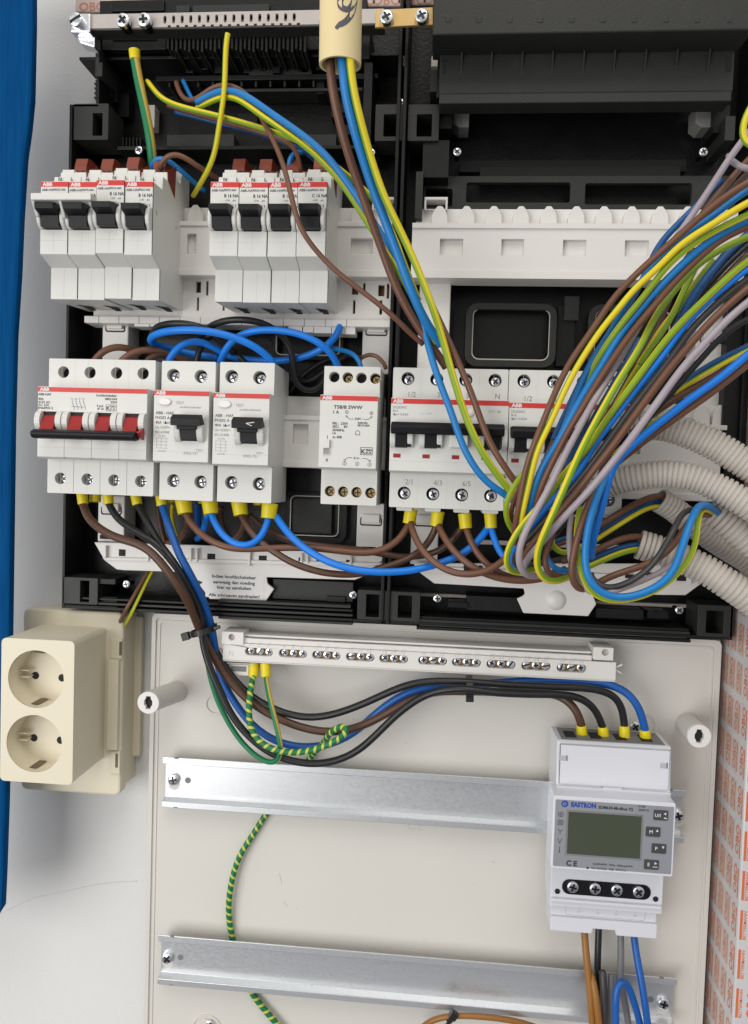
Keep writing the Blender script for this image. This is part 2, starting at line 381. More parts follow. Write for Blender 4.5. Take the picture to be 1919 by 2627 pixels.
# film-wrapped trunking on the right and above
def film_trunking(name, label, u0, u1, v0, v1, w1, side, seed):
    t = thing(name, label, 'cable trunking', (u0, v0, WALL), 'film-wrapped cable trunking')
    g = G(); g.box(u0, u1, v0, v1, WALL, w1, M['film']); g.build('body', t, bevel=1.2); return t
du = 374.5
t = film_trunking('cable_trunking', 'white cable trunking wrapped in orange-printed film right of the cream plate', du, du + 70, -330, 330, 26, True, 1)
g = G(); go = G()
for r in range(26):
    v0 = -300 + r * 24.6
    for c in range(5):                                   # narrow side facing left
        w0 = -31 + c * 11.4; col = M['pink'] if c < 4 else M['orange']
        sh = -c * 0.5
        gg = g if c < 4 else go
        gg.text('OBO', 6.6, du - .06, v0 + 1 + sh, w0 + 6.6, col, rot=math.pi / 2, plane=1, bold=.03, sx=1.28)
        gg.add([(du - .06, v0 + sh, w0 + 7.8), (du - .06, v0 + 18.5 + sh, w0 + 7.8), (du - .06, v0 + 18.5 + sh, w0 + 9.2), (du - .06, v0 + sh, w0 + 9.2)], [(0, 1, 2, 3)], col)
        if c < 4: gg.add([(du - .04, v0 - .3 + sh, w0 + .1), (du - .04, v0 + 19.6 + sh, w0 + .1), (du - .04, v0 + 19.6 + sh, w0 + 10.3), (du - .04, v0 - .3 + sh, w0 + 10.3)], [(0, 1, 2, 3)], M['film_tint'] if 'film_tint' in M else M.setdefault('film_tint', mat('film_tint', (.60, .47, .42), .25, var=.1, vs=50)))
    for c in range(3):                                   # front
        u = du + 3.2 + c * 13.5; vv = v0 - 2 + c * 1.6
        go.text('BETTERMANN', 2.6, u + 1.9, vv, 26.06, M['orange'], rot=math.pi / 2, bold=.02, sx=1.10)
        go.add([(u - 1.9, vv, 26.05), (u - .3, vv, 26.05), (u - .3, vv + 18.5, 26.05), (u - 1.9, vv + 18.5, 26.05)], [(0, 1, 2, 3)], M['orange'])
        go.text('OBO', 8.2, u + 10.4, vv, 26.06, M['orange'], rot=math.pi / 2, bold=.03, sx=1.0)
g.build('faded_printing', t); go.build('orange_printing', t)
t = thing('cable_trunking', 'orange-printed film-wrapped trunking crossing behind the metal bar at the top', 'cable trunking', (40, 520, WALL), 'film-wrapped cable trunking')
a = U(192, 32, -20); b = U(1116, 110, -20)
g = G(); g.box(a[0], b[0], a[1], 575, WALL, -20, M['film_tint']); g.build('body', t, bevel=1)
g = G()
for i in range(17):
    for j, v in enumerate((a[1] + 1, a[1] + 14, a[1] + 27, a[1] + 40)):
        g.text('OBO', 8, a[0] + 3 + i * 17 - j * 2, v, -19.9, M['pink'], bold=.02, sx=1.1)
g.build('orange_printing', t)

# ------------------------------------------------------------------ black enclosures
def ring(g, x0, y0, x1, y1, w, wd, m, h=2.0, r=5):
    t_ = g; g = G(); a = U(x0, y0, w); b = U(x1, y1, w)
    g.ext(rr(a[0], b[0], b[1], a[1], r), w - h, w, 'w', m, [rr(a[0] + wd, b[0] - wd, b[1] + wd, a[1] - wd, max(r - wd, .6))]); g.build('knockout', ER if x0 > 1000 else EL, bevel=.3)
def clipbox(g, x0, y0, x1, y1, hx0, hy0, hx1, hy1, w=4):
    g = G(); a = U(x0, y0, w); b = U(x1, y1, w); c = U(hx0, hy0, w); d = U(hx1, hy1, w)
    g.ext(rr(a[0], b[0], b[1], a[1], .6, 2), -20, w, 'w', M['gblack'], [rr(c[0], d[0], d[1], c[1], .4, 2)])
    g.box(c[0] - .5, d[0] + .5, c[1] + .5, d[1] - .5, -22, -19, M['black']); g.build('corner_socket', ER if x0 > 1000 else EL, bevel=.3)
def part_screw(t, px, py, w, r=2.6, m=None, name='screw'):
    g = G(); u, v = U(px, py, w); g.screw(u, v, w, r, m or M['steel'], 1.2); g.cyl(u, v, w - 12, w - 1.4, r * .6, M['dsteel'], 10); return g.build(name, t)
EL = thing('distribution_enclosure', 'black plastic enclosure base on the left holding the breakers and main switch', 'enclosure', (38, 100, WALL), 'black enclosure bases')
ER = thing('distribution_enclosure', 'black plastic enclosure base on the right with the dark hinged cover on top', 'enclosure', (260, 100, WALL), 'black enclosure bases')
K, K2, KG = M['black'], M['black2'], M['gblack']
g = G()
g.box(-71, 149, 100, 440, -32, -29.5, K); g.box(-53, 149, 440, 520, -32, -29.5, K); g.build('back_panel', EL)
g = G()
g.box(-71.2, -69.2, 100, 437, -32, 4, K2); g.box(-69.2, -51, 435, 437, -32, 4, K2); g.box(-53, -51, 437, 490, -32, 4, K2)
g.box(-69.2, 148, 100, 102, -32, 4, K2); g.box(147, 149.2, 102, 520, -32, 6, K2)
g.build('side_wall', EL, bevel=.4)
g = G()
clipbox(g, 190, 266, 277, 358, 238, 290, 262, 348); clipbox(g, 162, 1480, 250, 1552, 206, 1489, 228, 1546)
clipbox(g, 918, 1513, 992, 1592, 940, 1524, 972, 1584); clipbox(g, 964, 268, 1036, 361, 985, 293, 1021, 350, 2)
g.pbox(250, 1484, 296, 1500, -20, 2, K2); g.pbox(250, 1530, 300, 1550, -20, 0, K2)
for k, (y0, y1) in enumerate(((1548, 1556), (1560, 1566), (1571, 1577), (1581, 1586))):
    a = U(560, y0, 2 + k * 1.2); b = U(905, y1, 2 + k * 1.2); g.box(a[0] - 100 * (k < 2), b[0], a[1], a[1] - 1.6, -20, 2 + k * 1.2, KG if k % 2 else K2)
g.pbox(160, 1551, 300, 1560, -20, 5, KG)
g.box(-69, 146, 470, 472, -29, -4, K2)     # shelf above the comb
for (x0, y0, x1, y1, w0, w1, m) in ((400, 195, 970, 201, -29, -10, K2), (300, 375, 960, 381, -29, -6, K2), (428, 345, 600, 379, -29, -16, KG), (770, 345, 862, 385, -29, -14, KG), (245, 120, 254, 195, -29, 5, KG), (247, 160, 262, 195, -29, 7, KG), (250, 128, 420, 134, -29, -4, KG), (930, 60, 948, 150, -29, 4, K2), (935, 160, 950, 380, -29, 3, K2), (640, 160, 800, 190, -29, -18, KG), (560, 228, 930, 232, -29, -12, KG)):
    g.pbox(x0, y0, x1, y1, w0, w1, m)
g.pbox(256, 2, 940, 34, -20, -2, K2); g.pbox(452, 14, 486, 30, -20, 1, KG); g.pbox(494, 14, 690, 30, -20, 1, KG); g.pbox(285, 1, 420, 26, -20, 0, K)
for i in range(9): g.pbox(244 - (i % 2) * 3, 205 + i * 6, 250, 209 + i * 6, -12, 4, K2)
ring(g, 700, 835, 880, 925, -22, 4, K2); ring(g, 735, 1262, 888, 1396, -22, 4, K2, r=7)
ring(g, 708, 843, 872, 914, -21.6, .9, M['corr'], .8, 4); ring(g, 745, 1270, 868, 1378, -21.6, .7, M['corr'], .8, 4)
g.pbox(740, 1262, 850, 1370, -29, -24, KG)
g.pbox(700, 1485, 905, 1545, -28, -8, KG); g.pbox(838, 1529, 886, 1546, -28, -6, K); g.pbox(560, 1545, 900, 1553, -20, 1, KG)
g.build('inner_frame', EL, bevel=.3)
g = G()
for i in range(33):
    x = 428 + i * 11; g.pbox(x, 84, x + 5, 124 + (i % 3) * 4, -20, 6, KG)
g.pbox(262, 84, 425, 126, -20, 2, K); g.pbox(288, 98, 400, 101, -20, 3, KG); g.pbox(785, 84, 835, 126, -20, 2, K)
g.build('terminal_comb', EL, bevel=.2)
g = G()
for i in range(13):
    x = 432 + i * 37; g.pbox(x, 204, x + 5, 222, -29, -12, KG); g.pbox(x + 8, 156 + (i % 3) * 5, x + 27, 178 + (i % 2) * 8, -29, -20 + (i % 4) * 2, K2)
for i in range(9): g.pbox(286 + i * 9, 352, 289 + i * 9, 376, -29, -18, KG)
for x0, y0, x1, y1, w1 in ((256, 214, 300, 262, -16), (264, 222, 286, 250, -12), (610, 290, 660, 318, -24), (850, 250, 905, 300, -20), (866, 262, 890, 288, -16), (300, 238, 330, 300, -22), (812, 205, 832, 240, -14), (880, 320, 926, 345, -15)): g.pbox(x0, y0, x1, y1, -29.4, w1, K2)
g.build('moulded_ribs', EL, bevel=.3)
g = G(); g.pbox(376, 269, 396, 327, -29, -20, M['corr']); g.build('support_pillar', EL, bevel=.3)
for p in ((355, 384), (323, 1499), (906, 1527), (952, 390)): part_screw(EL, *p, -2, 2.7)
for (x0, x1) in ((1030, 1047), (1107, 1124)):
    g = G(); g.pbox(x0, 143, x1, 170, -27, -8, M['corr']); g.build('pin', ER, bevel=.5)

g = G(); g.box(151, 371, 100, 520, -32, -29.5, K); g.build('back_panel', ER)
g = G()
g.box(151, 153.2, 100, 520, -32, 6, K2); g.box(369, 371, 100, 520, -32, 4, K2); g.box(153.2, 369, 100, 102, -32, 4, K2); g.build('side_wall', ER, bevel=.4)
g = G()
clipbox(g, 1048, 268, 1125, 361, 1070, 293, 1107, 350, 2); clipbox(g, 1002, 1517, 1076, 1596, 1022, 1527, 1056, 1586)
clipbox(g, 1792, 1551, 1880, 1636, 1813, 1566, 1855, 1626)
a = U(1082, 452, -14); b = U(1885, 528, -14)
h = [U(1197, 468, -14), U(1462, 520, -14)], [U(1502, 470, -14), U(1773, 525, -14)], [U(1092, 484, -14), U(1160, 530, -14)]
g.ext([(a[0], a[1]), (b[0], a[1]), (b[0], b[1] - 30), (a[0], b[1] - 30)], -18, -14, 'w', KG, [rr(p[0], q[0], q[1], p[1], 1.5, 3) for p, q in h])
for (x0, y0, x1, y1, w0, w1, m) in ((1180, 412, 1760, 440, -29, -20, K2), (1232, 428, 1745, 452, -29, -17, K), (1130, 250, 1160, 330, -29, -2, K2), (1833, 270, 1870, 340, -29, -4, K2), (1862, 298, 1884, 360, -29, 4, KG), (1086, 360, 1150, 455, -29, 0, K2), (1105, 180, 1124, 235, -29, 0, KG), (1124, 120, 1135, 250, -20, 8, K), (1165, 785, 1196, 940, -29, -24, K2), (1432, 785, 1470, 940, -29, -24, K2), (1450, 760, 1484, 822, -29, -21, KG), (1880, 560, 1905, 1400, -20, 0, K2), (1068, 440, 1082, 560, -20, 4, KG)):
    g.pbox(x0, y0, x1, y1, w0, w1, m)
ring(g, 1197, 776, 1424, 944, -19, 4.4, KG, 3, 8); ring(g, 1213, 790, 1408, 926, -20, .8, M['corr'], .8, 5)
ring(g, 1512, 780, 1700, 950, -19, 4.4, KG, 3, 8); ring(g, 1527, 794, 1715, 932, -20, .8, M['corr'], .8, 5)
g.box(170, 365, 115, 117, -29, -24, M['corr']); g.pbox(1205, 1395, 1600, 1399, -29, -24, M['corr'])
g.pbox(1150, 1545, 1200, 1560, -28, -6, K); g.pbox(1198, 1528, 1500, 1578, -28, -8, K2); g.pbox(1662, 1568, 1714, 1588, -28, -6, K); g.pbox(1530, 1560, 1650, 1590, -28, -9, K2)
for k, (y, w, m) in enumerate(((1582, 1, K2), (1590, 3, KG), (1609, 5.5, K2))):
    a = U(1100, y, w); g.box(a[0] - 8, 345, a[1], a[1] - 1.8, -20, w, m)
g.build('inner_frame', ER, bevel=.3)
a = U(1100, 1598, 3.4)
g = G(); g.box(a[0] - 6, 343, a[1], a[1] - 2.0, -18, 3.4, mat('painted_plate_reflection', (.16, .15, .125), .6, var=.25, vs=120)); g.build('plate_reflection_strip', ER)  # added strip; its beige stands in for the plate reflected in the gap
for x0, x1 in ((1164, 1203), (1787, 1826)):
    a = U(x0, 268, -10); b = U(x1, 326, -10)
    g = G(); g.ext([(a[0], a[1]), (a[0], b[1] + 3), (a[0] + 4, b[1]), (b[0], b[1]), (b[0], a[1])], -26, -10, 'w', mat('grey_tab', (.20, .20, .19), .5)); g.build('tab', ER, bevel=.5)
for p in ((1173, 388), (1806, 388), (1122, 1536), (1744, 1566), (1029, 262)): part_screw(ER, *p, -2, 2.7)

# dark hinged cover, upper right
t = thing('hinged_cover', 'dark grey ribbed hinged cover at the top of the right enclosure', 'cover', (265, 440, -10))
a = U(1111, 30, 34); b = U(1905, 76, 34)
g = G(); g.box(a[0], b[0] + 6, b[1], 540, 6, 34, M['gblack'])
for x in (1150, 1229, 1307, 1386, 1466, 1546, 1627, 1708, 1788, 1871): g.pbox(x - 9, 41, x + 9, 59, 30, 34.3, M['gblack'])
g.build('top_shelf', t, bevel=.8)
g = G(); a = U(1131, 92, 12); b = U(1880, 234, 12); c = U(1134, 150, 12); d = U(1880, 185, 12)
g.box(a[0], b[0], b[1], a[1] + 6, 4, 12, M['gblack']); g.build('flap', t, bevel=.6)
g = G()
for x in (1187, 1264, 1343, 1421, 1501, 1580, 1660, 1740, 1823):
    a = U(x, 82, 14); b = U(x, 190, 12); g.ext([(a[1] + 5, 12), (a[1] + 5, 17), (a[1] - 8, 16), (b[1], 12)], a[0] - .5, a[0] + .5, 'u', M['gblack'])
g.build('ribs', t)
g = G(); g.pbox(1127, 241, 1876, 259, 2, 16, M['gblack']); g.build('lip', t, bevel=.5)
g = G(); g.pbox(1134, 150, 1150, 158, 11, 12.2, M['hole']); g.pbox(1139, 160, 1143, 188, 11, 12.2, M['hole']); g.pbox(1862, 143, 1876, 184, 11, 12.2, M['hole']); g.build('hinge_slot', t)

# earth bar
t = thing('earth_bar', 'pale nickel-plated earthing bar with a row of slots and a clamp at the left', 'earthing bar', (60, 480, 15))
g = G(); a = U(221, 37, 20); b = U(221, 73, 20); e = U(985, 40, 20)
v1, v0 = a[1], b[1]; holes = []
for i in range(16):
    c = U(423 + i * 22.1, 52, 20)[0]; holes.append(rr(c - .95, c + .95, (v0 + v1) / 2 - 2.2, (v0 + v1) / 2 + 2.7, .9, 3))
g.ext([(a[0], v0), (e[0], v0), (e[0], v1), (a[0], v1)], 18, 20, 'w', M['bar'], holes)
for i in range(16):
    c = U(434 + i * 22.1, 70, 20)[0]; g.box(c - 1, c + 1, v0 - .05, v0 + 1.1, 19.5, 20.06, M['hole'])
g.build('bar', t, bevel=.25)
g = G(); g.box(holes[0][0][0] - 4, holes[-1][0][0] + 4, v0 + 1, v1 - 1, 10, 13, mat('old_brass_core', (.22, .13, .03), .5, .5)); g.box(a[0], e[0], v0 - .5, v0 + .6, 8, 18, M['gblack']); g.build('terminal_core', t)
for x, y in ((313, 49), (367, 48), (834, 43)):
    g = G(); u, v = U(x, y, 26); g.screw(u, v, 26, 4.3, M['steel'], 2.5); g.cyl(u, v, 16, 22, 4.0, M['dsteel'], 16); g.build('screw', t)
g = G(); u, v = U(196, 52, 24)
g.ext([(u - 5, v - 6), (u + 8, v - 6.5), (u + 8, v + 5.5), (u - 4.5, v + 5.5)], 14, 22, 'w', M['steel'])
g.ext([(u - 3.5, v - 6), (u - 1, v - 10), (u + 9, v - 13), (u + 9, v - 6)], 8, 17, 'w', M['steel']); g.build('clamp', t, bevel=.8)
g = G(); g.screw(u, v, 26, 4.4, M['steel'], 2.6, rot=.55, slot=True); g.build('clamp_screw', t)
t = thing('brass_link', 'brass link strip with two cross-head screws beside the dark cover', 'link strip', (150, 480, 20))
g = G(); a = U(965, 25, 22.5); b = U(962, 70, 22.5); c = U(1111, 63, 22.5); d = U(1111, 18, 22.5); g.ext([a, b, c, d][::-1], 20.3, 22.5, 'w', M['brass']); g.build('strip', t, bevel=.3)
for x, y in ((991, 40), (1082, 37)):
    g = G(); u, v = U(x, y, 27); g.screw(u, v, 27, 4.3, M['steel'], 2.8, rot=.5); g.build('screw', t)

# cream cover plate
t = thing('mounting_plate', 'large cream plastic mounting plate below the black enclosures', 'mounting plate', (178, 96, -13))
g = G(); g.box(-13.5, 370.5, -330, 96.5, -24, -13, M['plate'])
g.build('plate', t, bevel=1.0)
g = G()
g.ext(rr(-13.5, 370.5, -330, 96.5, 4), -13.2, -11.6, 'w', M['plate'], [rr(-10.6, 367.6, -327, 93.6, 3)])
g.ext(rr(-9.0, 366.0, -327, 92.0, 3), -13.2, -12.4, 'w', M['plate'], [rr(-7.6, 364.6, -327, 90.6, 3)])
g.build('rim', t, bevel=.35)
for i, (x, y, r, sc) in enumerate(((553, 1806, 7.6, 0), (1650, 1862, 9, 1), (530, 2640, 11, 2))):
    u, v = U(x, y, -13); g = G(); g.ext(circ(u, v, r, 32), -13.3, -12.2, 'w', M['plate'], [circ(u, v, r - 1.5, 32)])
    if i == 2: g.ext(circ(u, v, r - 3, 32), -13.3, -11.6, 'w', M['plate'], [circ(u, v, 2.4, 12)])
    g.build('boss', t, bevel=.4)
    if sc: part_screw(t, *((1631, 1866) if sc == 1 else (537, 2630)), -10.5, 3.6 if sc == 1 else 2.8)
g = G()
for x, y in ((730, 1612), (1100, 1632)):
    u, v = U(x, y, -13); g.ext(circ(u, v, 3, 24), -13.1, -12.9, 'w', M['plate'], [circ(u, v, 2.6, 24)])
g.build('moulding_mark', t)
g = G(); mk = mat('scratch_grey', (.40, .37, .34), .7, var=.2, vs=200)
for x0, y0, x1, y1 in ((717, 2240, 723, 2268), (728, 2314, 738, 2325), (560, 2440, 566, 2452), (1262, 2210, 1270, 2214), (905, 1842, 909, 1846), (1040, 1905, 1044, 1908), (760, 2330, 763, 2333)):
    a_ = U(x0, y0, -12.97); b_ = U(x1, y1, -12.97); g.line(a_[0], a_[1], b_[0], b_[1], -12.97, .35, mk)
u_, v_ = U(1045, 2128, -12.96); g.text('CE', 9, u_, v_, -12.96, mat('moulded_mark', (.60, .575, .515), .5), sx=1.1)
g.build('scratches', t)
def pillar(label, px, py, w, bx, by):
    u, v = U(px, py, w); u2, v2 = U(bx, by, -13); r = 7.1
    t = thing('screw_pillar', label, 'screw pillar', (u2, v2, -13), 'white screw pillars on the cream plate')
    key = [(u + 2.0 * a, v + 2.0 * b) for a, b in ((-.75, 2.1), (.75, 2.1), (.9, 1.25), (1.35, .6), (1.35, -.6), (.9, -1.25), (.75, -2.1), (-.75, -2.1), (-.9, -1.25), (-1.35, -.6), (-1.35, .6), (-.9, 1.25))]
    g = G(); g.ext(circ(u, v, r, 40), w - 3, w, 'w', M['white2'], [key]); g.box(u - 3, u + 3, v - 4.4, v + 4.4, w - 3.2, w - 2.6, M['hole'])
    n = 40; vs = [(u2 + r * 1.06 * math.cos(2 * math.pi * k / n), v2 + r * 1.06 * math.sin(2 * math.pi * k / n), -13) for k in range(n)] + [(u + r * math.cos(2 * math.pi * k / n), v + r * math.sin(2 * math.pi * k / n), w - 3) for k in range(n)]
    g.add(vs, [(k, (k + 1) % n, n + (k + 1) % n, n + k) for k in range(n)], M['plate'], smooth=True); g.build('sleeve', t, bevel=.3)
pillar('white screw pillar beside the cream socket', 380, 1803, 30, 453, 1774)
pillar('white screw pillar right of the energy meter', 1794, 1889, 24, 1762, 1857)

# DIN rails
def rail(label, v, x0, x1, sc):
    t = thing('mounting_rail', label, 'mounting rail', (175, v, -8), 'galvanised mounting rails')
    pr = [(0, 0), (0, -1), (-3.6, -1), (-4.4, -7.5), (-31.2, -7.5), (-31.8, -1), (-35, -1), (-35, 0), (-30.9, 0), (-30.3, -6.5), (-5.2, -6.5), (-4.6, 0)]
    g = G(); g.ext([(v + a, b) for a, b in pr][::-1], x0, x1, 'u', M['galv'])
    for u in (x0 + 10, x1 - 10):
        g.box(u - 1.6, u + 1.6, v - .9, v + .05, -1.1, .1, M['gpl']); g.box(u - 1.6, u + 1.6, v - 35.05, v - 34.1, -1.1, .1, M['gpl'])
    g.build('rail', t, bevel=.3)
    for (x, y, k) in sc:
        u, vv = U(x, y, -6.4)
        g = G()
        if k: g.cyl(u, vv, -8, -6.4, 2.1, M['gpl'], 20); g.build('hole', t)
        else:
            g.cyl(u, vv - 4.0, -8, -6.38, 3.9, M['plate'], 26); g.build('keyhole', t)
            g = G(); g.screw(u, vv, -3.6, 3.9, M['steel'], 2); g.build('screw', t)
rail('upper galvanised steel mounting rail carrying the energy meter', 0, .3, 348.7, ((447, 1998, 0), (482, 2002, 1), (1738, 2090, 0)))
rail('lower galvanised steel mounting rail with loose cables at its right end', -125, 0, 349, ((431, 2455, 0), (463, 2456, 1), (1701, 2571, 0), (1669, 2564, 1)))

# ------------------------------------------------------------------ white carriers in the enclosures
Wt = M['white2']
def rail_cover(label, u0, u1, ys, w, sharks, wins, refx, clips=()):
    """ys: photo y of strip top, strip bottom, plate bottom at x = refx"""
    v = [U(refx, y, w)[1] for y in ys]; vt0 = U(refx, ys[0] + 1, w - 5)[1]
    t = thing('rail_cover', label, 'rail cover', ((u0 + u1) / 2, v[2], -20), 'white rail covers')
    g = G(); g.box(u0 + 2, u1 - 2, v[1] - 1, vt0, w - 16, w - 7.5, Wt)
    for x in sharks:
        u = U(x, ys[0] + 20, w - 3)[0]; b = v[1] - .5; h_ = vt0 - b
        g.ext([(u - 5.4, b), (u + 5.4, b), (u + 5.1, b + h_ * .52), (u + 3.9, b + h_ * .76), (u + 1.4, b + h_ * 1.02), (u - 1.4, b + h_ * 1.02), (u - 3.9, b + h_ * .76), (u - 5.1, b + h_ * .52)], w - 8, w - 2.6, 'w', Wt)
    g.build('terminal_strip', t, bevel=.55)
    g = G(); hs = []
    for x0, x1, y0, y1 in wins:
        a = U(x0, y0, w); b = U(x1, y1, w); hs.append([(a[0], b[1]), (b[0], b[1]), (b[0], a[1]), (a[0], a[1])])
    g.ext([(u0, v[2]), (u1, v[2]), (u1, v[1]), (u0, v[1])], w - 3.4, w, 'w', Wt, hs)
    g.box(u0, u1, v[2], v[1], w - 18, w - 3.6, Wt); g.box(u0, u1, v[1] - 3.2, v[1], w, w + 1.2, Wt); g.box(u0, u1, v[2], v[2] + 4.6, w, w + 1.0, Wt)
    g.build('cover_plate', t, bevel=.5)
    for x0, y0, x1, y1 in clips:
        a = U(x0, y0, w - 4); b = U(x1, y1, w - 4); g = G(); g.ext([(a[0], b[1] - 1), (b[0], b[1] - 1), (b[0], a[1]), (a[0], a[1])], w - 14, w - 4, 'w', Wt, [[(a[0] + 1.3, b[1] - .5), (b[0] - 1.3, b[1] - .5), (b[0] - 1.3, a[1] - 1.8), (a[0] + 1.3, a[1] - 1.8)]]); g.build('clip', t, bevel=.3)
    return t
rail_cover('white rail cover with pointed bumps in the upper right enclosure', 159.5, 366, (531, 573, 713), 5, (1128, 1197, 1267, 1337, 1408, 1479, 1550, 1621, 1694, 1765, 1836), ((1129, 1187, 612, 655), (1287, 1343, 613, 656), (1445, 1503, 615, 657), (1604, 1664, 616, 658)), 1060, ((1089, 505, 1148, 534),))
t = rail_cover('white rail cover behind the two groups of circuit breakers', -52, 146.5, (529, 570, 712), 4, (430, 501, 780, 850, 922, 990), ((480, 502, 600, 652), (900, 955, 612, 652)), 990, ((955, 505, 1015, 534),))
t = rail_cover('white rail cover behind the row with the main switch', -50, 147, (1015, 1066, 1200), -2, (), ((752, 789, 1088, 1140),), 780)
t = rail_cover('white rail cover behind the grey conduits on the right', 170, 362.5, (1040, 1091, 1288), 0, (1800, 1850, 1730), ((1628, 1642, 1146, 1166),), 1850)

# busbar base under row 1
t = thing('busbar_base', 'white slotted busbar base beneath the upper breaker groups', 'busbar base', (50, 290, -20))
g = G(); a = U(222, 806, -2); b = U(1013, 838, -2); c = U(1005, 705, -4); hs = []
for x0, y0, x1, y1 in ((503, 722, 515, 751), (529, 721, 534, 758), (505, 763, 510, 797), (571, 780, 576, 797), (903, 733, 919, 756), (932, 726, 937, 756), (971, 731, 986, 760), (993, 727, 998, 766), (906, 770, 911, 805), (974, 770, 980, 807)):
    p = U(x0, y0, -4); q = U(x1, y1, -4); hs.append([(p[0], q[1]), (q[0], q[1]), (q[0], p[1]), (p[0], p[1])])
g.ext([(a[0] + 4, b[1] + 3), (146.4, b[1] + 3), (146.4, c[1]), (a[0] + 4, c[1])], -7, -4, 'w', Wt, hs)
g.build('slotted_plate', t, bevel=.3)
g = G(); g.box(a[0] + 6, 145, b[1] + 4, c[1] - 2, -14, -11, mat('copper_busbar', (.25, .12, .07), .45, .6, var=.4, vs=150)); g.build('busbar', t)
g = G(); vb = b[1] + 3
g.box(a[0], 147.5, vb - 4.2, vb + .5, -16, 1.5, Wt); g.build('lower_lip', t, bevel=.6)
g = G()
for i in range(13): u = a[0] + 10 + i * 14; g.box(u, u + .5, vb - 4.3, vb + .6, 1.3, 1.6, M['gink'])
for x0, x1, y0, y1 in ((345, 383, 826, 838), (385, 430, 826, 838), (432, 515, 828, 836), (648, 738, 841, 848), (740, 775, 834, 852), (778, 804, 834, 853), (806, 850, 836, 855), (852, 884, 836, 857), (886, 911, 837, 858)):
    g.pbox(x0, y0, x1, y1, -12, 0, Wt)
g.build('lower_tab', t, bevel=.3)

def post(label, x0, y0, x1, y1, clipy, w=-9, slot=None, up=True):
    t = thing('support_post', label, 'support post', (*U((x0 + x1) / 2, y1, w), -29), 'white clip-in support posts')
    g = G(); g.pbox(x0, y0, x1, y1, -29, w, Wt); g.build('post', t, bevel=.8)
    if clipy:
        a = U(x0 + 7, clipy - 24, w + .6); b = U(x1 - 7, clipy, w + .6)
        g = G(); g.ext(rr(a[0], b[0], b[1], a[1], 1.5), w, w + .5, 'w', M['hole'], [rr(a[0] + .55, b[0] - .55, b[1] + .9, a[1] - .2, 1.1)]); g.build('clip_gap', t)
        g = G(); g.box(a[0] + 1.4, b[0] - 1.4, b[1] + 2, a[1] + 2, w, w + 2.4, Wt); g.build('clip', t, bevel=.5)
    if slot:
        g = G(); g.pbox(*slot, w - .5, w + .1, M['hole']); g.build('slot', t)
post('white support post above the main switch', 263, 826, 327, 960, 852)
post('white support post under the main switch', 252, 1270, 318, 1392, 1322, slot=(256, 1372, 300, 1384))
post('white support post above the bell transformer, beside the thin brown wire', 931, 832, 1000, 960, 862)
post('white support post below the bell transformer', 917, 1290, 986, 1420, 1350, slot=(927, 1402, 964, 1410))
post('white support post between the enclosures, under the bumpy rail cover', 1078, 700, 1149, 960, None)
post('white support post behind the loops of brown cable under the residual breaker', 1057, 1300, 1122, 1450, 1352)
post('white support post at the far right behind the lavender wire', 1790, 770, 1862, 1050, 882)

def bottom_plate(label, pts, w, group='white bottom carrier plates'):
    t = thing('carrier_plate', label, 'carrier plate', (*U(pts[0][0] + 200, pts[0][1], w), w - 3), group)
    g = G(); g.ext([U(x, y, w) for x, y in pts][::-1], w - 2.4, w, 'w', Wt); g.build('plate', t, bevel=.5); return t
t = bottom_plate('white carrier plate with a printed Dutch notice on its tab', [(241, 1391), (268, 1438), (299, 1461), (315, 1463), (496, 1469), (500, 1486), (520, 1494), (511, 1500), (538, 1537), (683, 1541), (703, 1511), (686, 1497), (684, 1481), (910, 1488), (930, 1480), (986, 1434), (988, 1418), (500, 1398)], -3)
g = G(); w = -1.2
g.ext([U(*p, w) for p in ((262, 1430), (985, 1444), (972, 1450), (940, 1454), (268, 1438))][::-1], -4, w, 'w', Wt)
for x, y0, y1 in ((269, 1400, 1432), (379, 1412, 1440), (488, 1408, 1440), (504, 1408, 1442), (639, 1414, 1452), (773, 1420, 1446), (788, 1420, 1446), (900, 1428, 1450)): g.pbox(x - 2.5, y0, x + 2.5, y1, -4, 0, Wt)
g.build('rib', t, bevel=.4)
g = G()
for x0, y0, x1, y1 in ((305, 1409, 322, 1427), (532, 1420, 552, 1438), (664, 1425, 684, 1444), (766, 1430, 774, 1442), (812, 1436, 828, 1450), (888, 1436, 897, 1448)): g.pbox(x0, y0, x1, y1, -3.5, -2.9, M['hole'])
g.build('slot', t)
g = G()
for y, s, tx in ((1484, 3.05, 'Indien hoofdschakelaar'), (1498.5, 3.05, 'aanwezig dan voeding'), (1512, 3.05, 'hier op aansluiten'), (1532, 3.0, 'Alle schroeven aandraaien!')):
    u, v = U(600, y, -2.5); g.text(tx, s, u, v, -2.7, M['ink'], 'C', bold=.022, sx=1.08)
g.build('printed_notice', t)
g = G(); a = U(528, 1470, -2.8); b = U(676, 1538, -2.8); g.ext(rr(a[0], b[0], b[1], a[1], 1), -3, -2.8, 'w', M['paper']); g.build('paper_label', t)
t = bottom_plate('white carrier plate with a round blister on its tab under the loose wires', [(1060, 1445), (1078, 1470), (1114, 1497), (1344, 1510), (1347, 1524), (1340, 1530), (1326, 1536), (1343, 1573), (1509, 1581), (1530, 1550), (1520, 1524), (1759, 1527), (1807, 1492), (1790, 1460), (1780, 1446)], -3)
g = G(); u, v = U(1426, 1540, -3); g.lathe(u, v, [(6.6, -3), (6.2, -2.2), (4.6, -1), (2.4, -.3), (.4, 0)], Wt, 28); g.build('blister', t)
g = G(); g.ext([U(*p, -1.2) for p in ((1080, 1452), (1785, 1482), (1775, 1490), (1084, 1470))][::-1], -4, -1.2, 'w', Wt)
